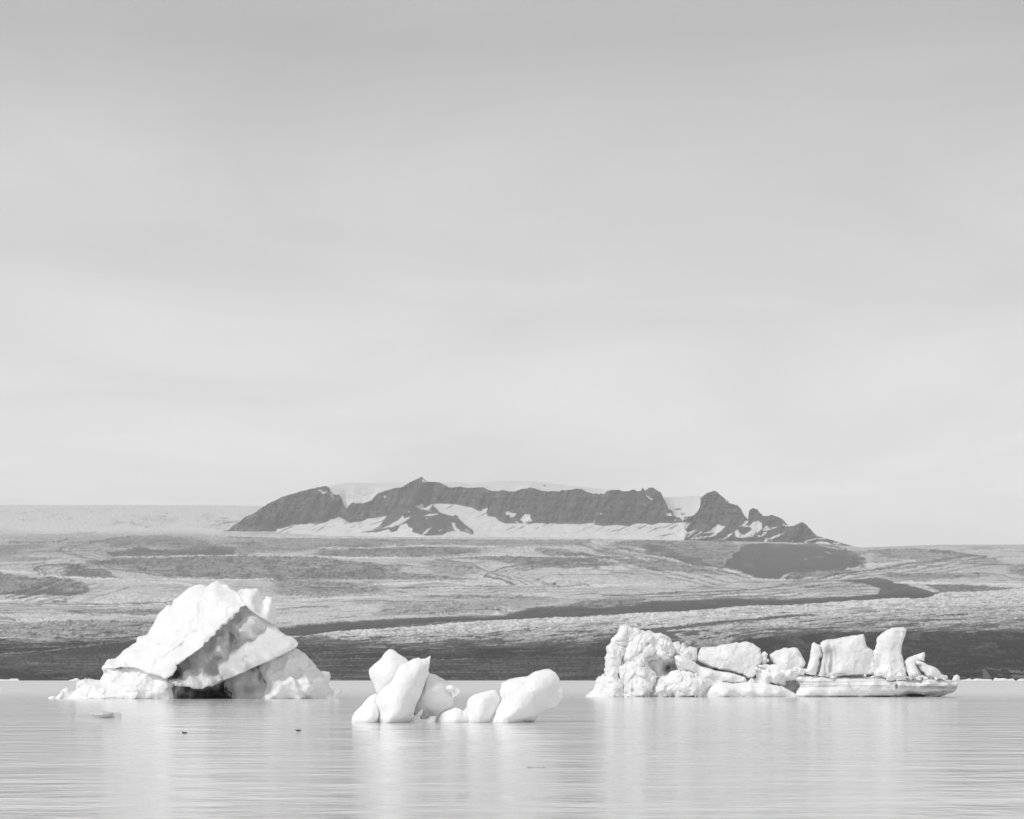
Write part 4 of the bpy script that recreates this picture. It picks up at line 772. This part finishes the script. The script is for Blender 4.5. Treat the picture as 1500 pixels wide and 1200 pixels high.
block('low_tongue', b3, FD_, [(-470, 650), (-457, 602), (-430, 575), (-400, 545), (-360, 512), (-320, 497), (-260, 500), (-200, 507), (-120, 498), (-100, 470), (-80, 470), (-66, 500), (0, 500), (60, 515), (120, 530), (170, 550), (215, 573), (262, 602), (270, 650)],
      [(-360, 560, 1.4), (-250, 550, 1.8), (-100, 545, 2.0), (0, 550, 2.0), (100, 570, 1.8), (-300, 600, 2.2), (0, 600, 2.2)], 5, Y3, M_ICE, d0=1.6, seed=35, **K(chip=.12, crack=.04, scal=.08, big=.15))
block('tilted_block', b3, FD_, [(38, 302), (45, 290), (80, 268), (150, 244), (185, 250), (205, 243), (240, 242), (255, 268), (270, 300), (297, 355), (286, 380), (250, 410), (180, 430), (100, 410), (75, 368), (55, 335)], [(120, 310, 1.2), (180, 290, 1.5), (220, 320, 1.3), (170, 370, 1.8), (240, 370, 1.0)], 4, Y3, M_ICE, boxy=1.0, seed=36, **K(chip=.12, crack=.04, scal=.05))
block('rubble_lump', b3, FD_, [(130, 400), (170, 370), (230, 375), (260, 385), (300, 400), (320, 420), (260, 450), (230, 470), (200, 490), (160, 490), (130, 450)], [(200, 420, 1.4), (170, 450, 1.4), (250, 410, 1.0)], 3, Y3, M_ICE, d0=.6, seed=37, **K(scal=.25, smooth=1))
block('shaded_dark_ice_core', b3, FD_, [(80, 460), (280, 460), (290, 650), (60, 650)], [(170, 520, -.6), (220, 540, -.8), (120, 540, .2)], 2, Y3, M_CLEAR_SHADE, d0=.2, seed=38, **kc)  # dark-coloured block behind the opening imitates the cave's shade
block('layered_floe', b3, FD_, [(212, 475, 0), (228, 436, -1.5), (350, 436, -2), (500, 446, -2), (700, 450, -2), (850, 442, -2), (1000, 466, -2), (1150, 466, -2), (1250, 470, -2), (1330, 476, -1.5), (1416, 500, -.5), (1417, 530, -.6), (1405, 555, -.8), (1375, 572, -1), (1310, 588, -1.2), (1262, 605, -1.5), (1240, 650, -2), (232, 650, 1.5), (228, 600, 1.5), (236, 560, 1), (262, 530, 0), (258, 505, 0), (240, 490, 0)],
      [(260, 470, 1.5), (400, 480, 1.9), (600, 486, 2.2), (800, 486, 2.4), (1000, 492, 2.4), (1200, 490, 2.0), (1340, 500, 1.0), (300, 540, 1.9), (500, 540, 2.4), (700, 545, 2.5), (900, 545, 2.4), (1050, 545, 1.9), (1200, 545, 1.3), (1330, 550, .2), (300, 595, 2.6), (500, 595, 2.4), (700, 595, 1.8), (900, 590, .9), (1050, 580, -.4), (1200, 575, -1), (700, 630, .5), (400, 460, 0), (700, 465, 0), (1000, 478, 0), (1250, 480, 0)],
      7, Y3, M_STRATA, d0=1.0, seed=39, **K(chip=.12, crack=.04, big=.18, scal=.06), stains_and_shade=[(700, 525, 60, 30, .12), (560, 515, 40, 20, .12), (965, 525, 9, 18, .75), (940, 510, 25, 5, .5), (1290, 520, 90, 40, .16), (380, 500, 80, 12, .10), (1130, 594, 150, 13, .92), (1225, 590, 70, 13, .92), (850, 600, 260, 5, .8), (1320, 560, 90, 14, .25)])  # dark strip along the waterline is painted shade of the undercut
block('spire', b3, FD_, [(290, 440), (300, 400), (322, 360), (338, 320), (334, 265), (345, 232), (360, 202), (375, 216), (408, 232), (414, 300), (402, 340), (395, 400), (380, 455)], [(365, 260, .8), (360, 340, 1.1), (340, 400, 1.3), (380, 300, .6)], 2.5, Y3, M_ICE, d0=.5, boxy=0.5, seed=40, **K(chip=.12, crack=.04, scal=.08, smooth=1), stains_and_shade=[(408, 335, 8, 22, .9), (400, 410, 14, 30, .55)])
block('square_tower', b3, FD_, [(375, 455), (395, 400), (412, 320), (406, 232), (415, 205), (435, 192), (500, 182), (560, 169), (640, 158), (700, 148), (722, 147), (735, 180), (745, 235), (785, 265), (800, 310), (815, 360), (825, 440), (700, 455), (530, 460), (430, 465)],
      [(440, 230, 1.4), (520, 230, 2.1), (640, 220, 2.2), (700, 200, 1.6), (620, 330, 2.3), (730, 330, 1.8), (500, 330, 1.4), (450, 330, .9), (440, 400, 1.2), (560, 420, 2.2), (700, 420, 1.8), (470, 280, 1.0), (780, 350, .8)], 6, Y3, M_ICE, d0=-.2, boxy=1.2, seed=41, **K(chip=.12, crack=.04, scal=.06, big=.2),
      stains_and_shade=[(470, 250, 14, 60, .4), (452, 300, 9, 70, .35), (488, 320, 9, 80, .5), (505, 230, 12, 45, .3), (478, 395, 12, 45, .55), (440, 400, 8, 50, .45), (520, 280, 10, 70, .22), (620, 436, 90, 7, .6), (672, 385, 8, 30, .12), (440, 440, 18, 20, .5)])
block('horn_tower', b3, FD_, [(790, 450), (800, 360), (799, 300), (803, 268), (815, 262), (824, 225), (818, 190), (826, 168), (850, 142), (880, 125), (938, 101), (1020, 98), (1040, 112), (1034, 135), (1018, 175), (1002, 240), (1000, 285), (1010, 325), (1025, 365), (1036, 405), (1045, 470), (830, 470)],
      [(870, 170, 1.3), (950, 150, 1.4), (1000, 130, .9), (920, 240, 1.5), (920, 330, 1.6), (960, 380, 1.4), (860, 350, 1.0), (830, 380, .6), (970, 290, 1.0), (900, 420, 2.0), (980, 430, 1.6)], 4.5, Y3, M_ICE, d0=.1, boxy=0.9, seed=42, **K(chip=.12, crack=.04, scal=.08), stains_and_shade=[(965, 130, 20, 12, .10), (820, 360, 20, 50, .12)])
block('front_lump', b3, FD_, [(885, 485), (890, 430), (925, 400), (960, 410), (1000, 415), (1035, 440), (1045, 480), (970, 492)], [(930, 450, 1.0), (1000, 455, .8)], 1.5, Y3, M_ICE, d0=2.2, seed=43, **K(scal=.15, vox=.09))
block('leaning_slab', b3, FD_, [(1020, 345), (1045, 320), (1100, 295), (1130, 290), (1170, 274), (1178, 290), (1174, 345), (1125, 342), (1120, 365), (1140, 420), (1165, 465), (1060, 475), (1030, 410)], [(1080, 330, .8), (1150, 305, .6), (1080, 400, 1.0), (1110, 440, 1.3)], 2.5, Y3, M_ICE, d0=.2, boxy=0.5, seed=44, **K(chip=.12, crack=.04, scal=.10))
block('fallen_slab', b3, FD_, [(1105, 350), (1120, 338), (1160, 350), (1200, 370), (1245, 381), (1265, 390), (1285, 415), (1300, 440), (1328, 478), (1250, 480), (1180, 455), (1140, 405)], [(1170, 390, .8), (1230, 410, 1.0), (1260, 420, .8), (1220, 450, .8)], 2, Y3, M_DIRTY, d0=.6, boxy=0.4, seed=45, **K(chip=.12, crack=.04, scal=.06), stains_and_shade=[(1130, 375, 22, 10, .6), (1158, 432, 12, 12, .85)])
# loose rubble lying on the floe
rg = random.Random(4)
def pebble(name, parent, px, py, Y, r, seed, mat, squash=.7):
    rr = random.Random(seed)
    import bmesh
    bm = bmesh.new(); bmesh.ops.create_icosphere(bm, subdivisions=2, radius=1)
    c = np.array([v.co[:] for v in bm.verts])
    ax = np.array([rr.uniform(.8, 1.5), rr.uniform(.7, 1.2), rr.uniform(.5, 1.0) * squash / .7]) * r
    # chip with random planes for an angular piece
    for _ in range(9):
        n = np.array([rr.gauss(0, 1) for _ in range(3)]); n /= np.linalg.norm(n); k = rr.uniform(.5, .85)
        d = c @ n; over = np.clip(d - k, 0, None); c = c - over[:, None] * n
    c = c * ax
    for v, q in zip(bm.verts, c): v.co = q
    me = bpy.data.meshes.new(name); bm.to_mesh(me); bm.free()
    x, y, z = at(px, py, Y)
    for v in me.vertices: v.co = (v.co.x + x, v.co.y + y, v.co.z + z)
    return link_mesh(name, me, mat, parent)
for i in range(46):
    u = rg.choice([rg.uniform(300, 520), rg.uniform(720, 900), rg.uniform(1030, 1340), rg.uniform(1040, 1300)])
    vv = rg.uniform(438, 468) if u < 900 else rg.uniform(452, 474)
    pebble('ice_rubble', b3, 1120 + u / 5, 900 + vv / 5, Y3 - rg.uniform(-.4, 1.9), rg.uniform(.14, .42), 100 + i, M_ICE)
for i in range(16):
    u = rg.uniform(-60, 300); pebble('ice_rubble', b3, 1120 + u / 5, 900 + (rg.uniform(368, 400) if u < 60 else rg.uniform(395, 440)) / 5, Y3 - rg.uniform(.6, 1.9), rg.uniform(.15, .4), 160 + i, M_ICE)

# ---- small ice
def floe(label, fr, outline, ctrl, T, Y, mat=M_ICE, name='ice_floe', group=None, **k):
    o = block(name, None, fr, outline, ctrl, T, Y, mat, **k)
    tag(o, label, 'ice floe', group); return o
ID = (0, 0, 1)
floe('low half-sunk ice floe just in front of the largest iceberg', ID, [(110, 1054), (111, 1047), (118, 1045.5), (132, 1046), (140, 1043), (148, 1041), (156, 1042), (166, 1043.5), (176, 1044), (178, 1047), (177, 1054)], [(145, 1046, .5), (160, 1047, .5), (125, 1049, .4), (150, 1051, .8)], 1.2, 143.0, ice_mat('wet slush ice', .62, .06, .2), vox=.04, big=.05, fine=.01, smooth=3, seed=61)
floe('flat white ice floe at the dark shore, cut by the left edge', ID, [(-30, 999), (-30, 996), (0, 995.3), (14, 995.5), (16, 994.3), (26, 994.2), (28, 996.5), (28, 999)], [(5, 997, 2)], 6, 1900.0, vox=.35, big=.2, fine=.1, smooth=1, seed=62, group='ice floes along the far shore')
floe('small white ice floe at the dark shore just left of the largest iceberg', ID, [(100, 999), (101, 996.5), (107, 995.2), (112, 993.2), (114, 994), (118, 996.5), (120, 997.2), (120, 999)], [(110, 996.5, 2)], 5, 1900.0, vox=.3, big=.2, fine=.1, smooth=1, seed=63, group='ice floes along the far shore')
floe('knobbly white lump of ice on the far shore beside the tip of the layered floe', ID, [(1394, 999), (1395, 995), (1397, 992), (1396.5, 989.5), (1399, 990), (1400.5, 988.3), (1403, 988.8), (1404, 991), (1406.5, 991.5), (1405.5, 994), (1408, 999)], [(1400, 991, 1.5), (1402, 995, 3)], 4, 1880.0, vox=.25, big=.5, bigs=.6, fine=.2, smooth=1, seed=64, group='ice floes along the far shore')
for i, (pts, lab) in enumerate((
    ([(1407, 999), (1408, 996), (1415, 995.3), (1420, 994), (1424, 995.8), (1430, 994), (1440, 994.8), (1452, 995), (1455, 999)], 'white bank of floating ice right of the knobbly lump at the far shore'),
    ([(1454, 999), (1455, 995.5), (1458, 992.8), (1463, 994.2), (1470, 993.3), (1476, 995), (1484, 994), (1489, 999)], 'white bank of floating ice with a raised left end at the far shore'),
    ([(1488, 999), (1490, 996), (1495, 994.3), (1500, 994.6), (1540, 995), (1600, 996), (1600, 999)], 'white bank of floating ice at the far shore, cut by the right edge'))):
    floe(lab, ID, pts, [((pts[0][0] + pts[-1][0]) / 2, 997, 3)], 8, 1890.0 + i * 4, vox=.35, big=.35, bigs=.3, fine=.15, smooth=1, seed=70 + i, group='ice floes along the far shore')
floe('thin ice sliver on the water just right of the largest iceberg', ID, [(492, 1002), (494, 1000.3), (499, 999.8), (504, 1000.6), (507, 1002)], [(500, 1001, .8)], 3, 1150.0, M_SHADE, vox=.2, big=.1, smooth=1, seed=75)
floe('thin dark ice sliver barely breaking the water below the largest iceberg', ID, [(280, 1131.5), (284, 1129.8), (291, 1129.3), (298, 1129.8), (305, 1129), (309, 1130.2), (311, 1131.5)], [(293, 1130.3, .15)], .3, 61.5, ice_mat('wet grey ice', .45, .1, .2), vox=.018, big=.01, fine=.006, smooth=1, seed=76)
floe('thin curved grey ice sliver awash below the rounded lobe of the nearest iceberg', ID, [(770, 1125.5), (773, 1122.8), (778, 1123.6), (784, 1124.6), (790, 1124.2), (797, 1123.2), (799, 1124), (799, 1125.5)], [(786, 1125, .15)], .3, 63.8, bpy.data.materials['wet grey ice'], vox=.018, big=.01, fine=.006, smooth=1, seed=77)

# ---- water birds
def plumage(name, v, v2):
    m, N, L, P = new_mat(name)
    n = nse(N, L, posn(N), 30, 3, .6); L.new(mth(N, L, 'MULTIPLY_ADD', n, v2 - v, v), P.inputs['Base Color']); P.inputs['Roughness'].default_value = .7
    return m
M_BIRD = plumage('dark plumage', .03, .09); M_BILL = plumage('dark bill', .03, .05); M_BREAST = plumage('pale breast', .2, .4)
def skin(name, pts, radii, edges, mat, parent):
    me = bpy.data.meshes.new(name); me.from_pydata(pts, edges, []); o = bpy.data.objects.new(name, me); col.objects.link(o)
    o.modifiers.new('k', 'SKIN'); sd_ = me.skin_vertices[0].data
    for i, r in enumerate(radii): sd_[i].radius = r if isinstance(r, tuple) else (r, r)
    sd_[0].use_root = True
    s = o.modifiers.new('s', 'SUBSURF'); s.levels = 2; s.render_levels = 2
    dg = bpy.context.evaluated_depsgraph_get(); m2 = bpy.data.meshes.new_from_object(o.evaluated_get(dg), depsgraph=dg)
    bpy.data.objects.remove(o)
    for p in m2.polygons: p.use_smooth = True
    r = bpy.data.objects.new(name, m2); m2.materials.clear(); m2.materials.append(mat); col.objects.link(r); r.parent = parent; return r
def bird(px, py, label, up, yaw, s=1.0):
    Y = H * F / (py - HY); b = empty('water_bird', (at(px, py, Y)[0], Y, 0)); tag(b, label, 'bird', 'birds swimming on the lagoon')
    b.rotation_euler = (0, 0, yaw); b.scale = (s, s, s)
    hz = .17 if up else .085
    hx = -.13 if up else -.20
    skin('body', [(0, 0, .035), (-.08, 0, .045), (.08, 0, .04), (.16, 0, .055), (.21, 0, .07), (-.12, 0, .075), (hx, 0, hz)], [(.06, .07), (.055, .06), (.05, .055), (.025, .03), (.008, .012), .035, (.03, .034)], [(0, 1), (0, 2), (2, 3), (3, 4), (1, 5), (5, 6)], M_BIRD, b)
    skin('bill', [(hx - .02, 0, hz - .002), (hx - .075, 0, hz - .012)], [.012, .005], [(0, 1)], M_BILL, b)
    for sy in (-1, 1):
        skin('wing', [(-.06, sy * .055, .06), (.06, sy * .062, .06), (.17, sy * .03, .075)], [(.012, .03), (.012, .032), (.006, .012)], [(0, 1), (1, 2)], M_BIRD, b)
    skin('breast', [(-.085, 0, .02), (-.125, 0, .035)], [(.045, .03), (.03, .03)], [(0, 1)], M_BREAST, b)
bird(270, 1074.5, 'small dark water bird with its head raised, swimming left below the largest iceberg', True, 0, .8)
bird(437, 1071, 'small dark water bird low in the water, right of the other bird', False, .1, .85)

# ------------------------------------------------------------------ haze: one closed box of even air
def build_haze():
    x, y0, y1, z0, z1 = 9500.0, -900.0, 21000.0, -6.0, 1700.0
    v = [(-x, y0, z0), (x, y0, z0), (x, y1, z0), (-x, y1, z0), (-x, y0, z1), (x, y0, z1), (x, y1, z1), (-x, y1, z1)]
    me = bpy.data.meshes.new('haze'); me.from_pydata(v, [], [(0, 3, 2, 1), (4, 5, 6, 7), (0, 1, 5, 4), (1, 2, 6, 5), (2, 3, 7, 6), (3, 0, 4, 7)])
    m = bpy.data.materials.new('thin haze'); m.use_nodes = True; n = m.node_tree; n.nodes.clear()
    o = n.nodes.new('ShaderNodeOutputMaterial'); p = n.nodes.new('ShaderNodeVolumePrincipled')
    p.inputs['Color'].default_value = (.95, .95, .95, 1); p.inputs['Density'].default_value = 5.2e-5
    n.links.new(p.outputs[0], o.inputs['Volume'])
    tag(link_mesh('haze', me, m), 'thin pale haze over lagoon and glacier', kind='stuff')
build_haze()
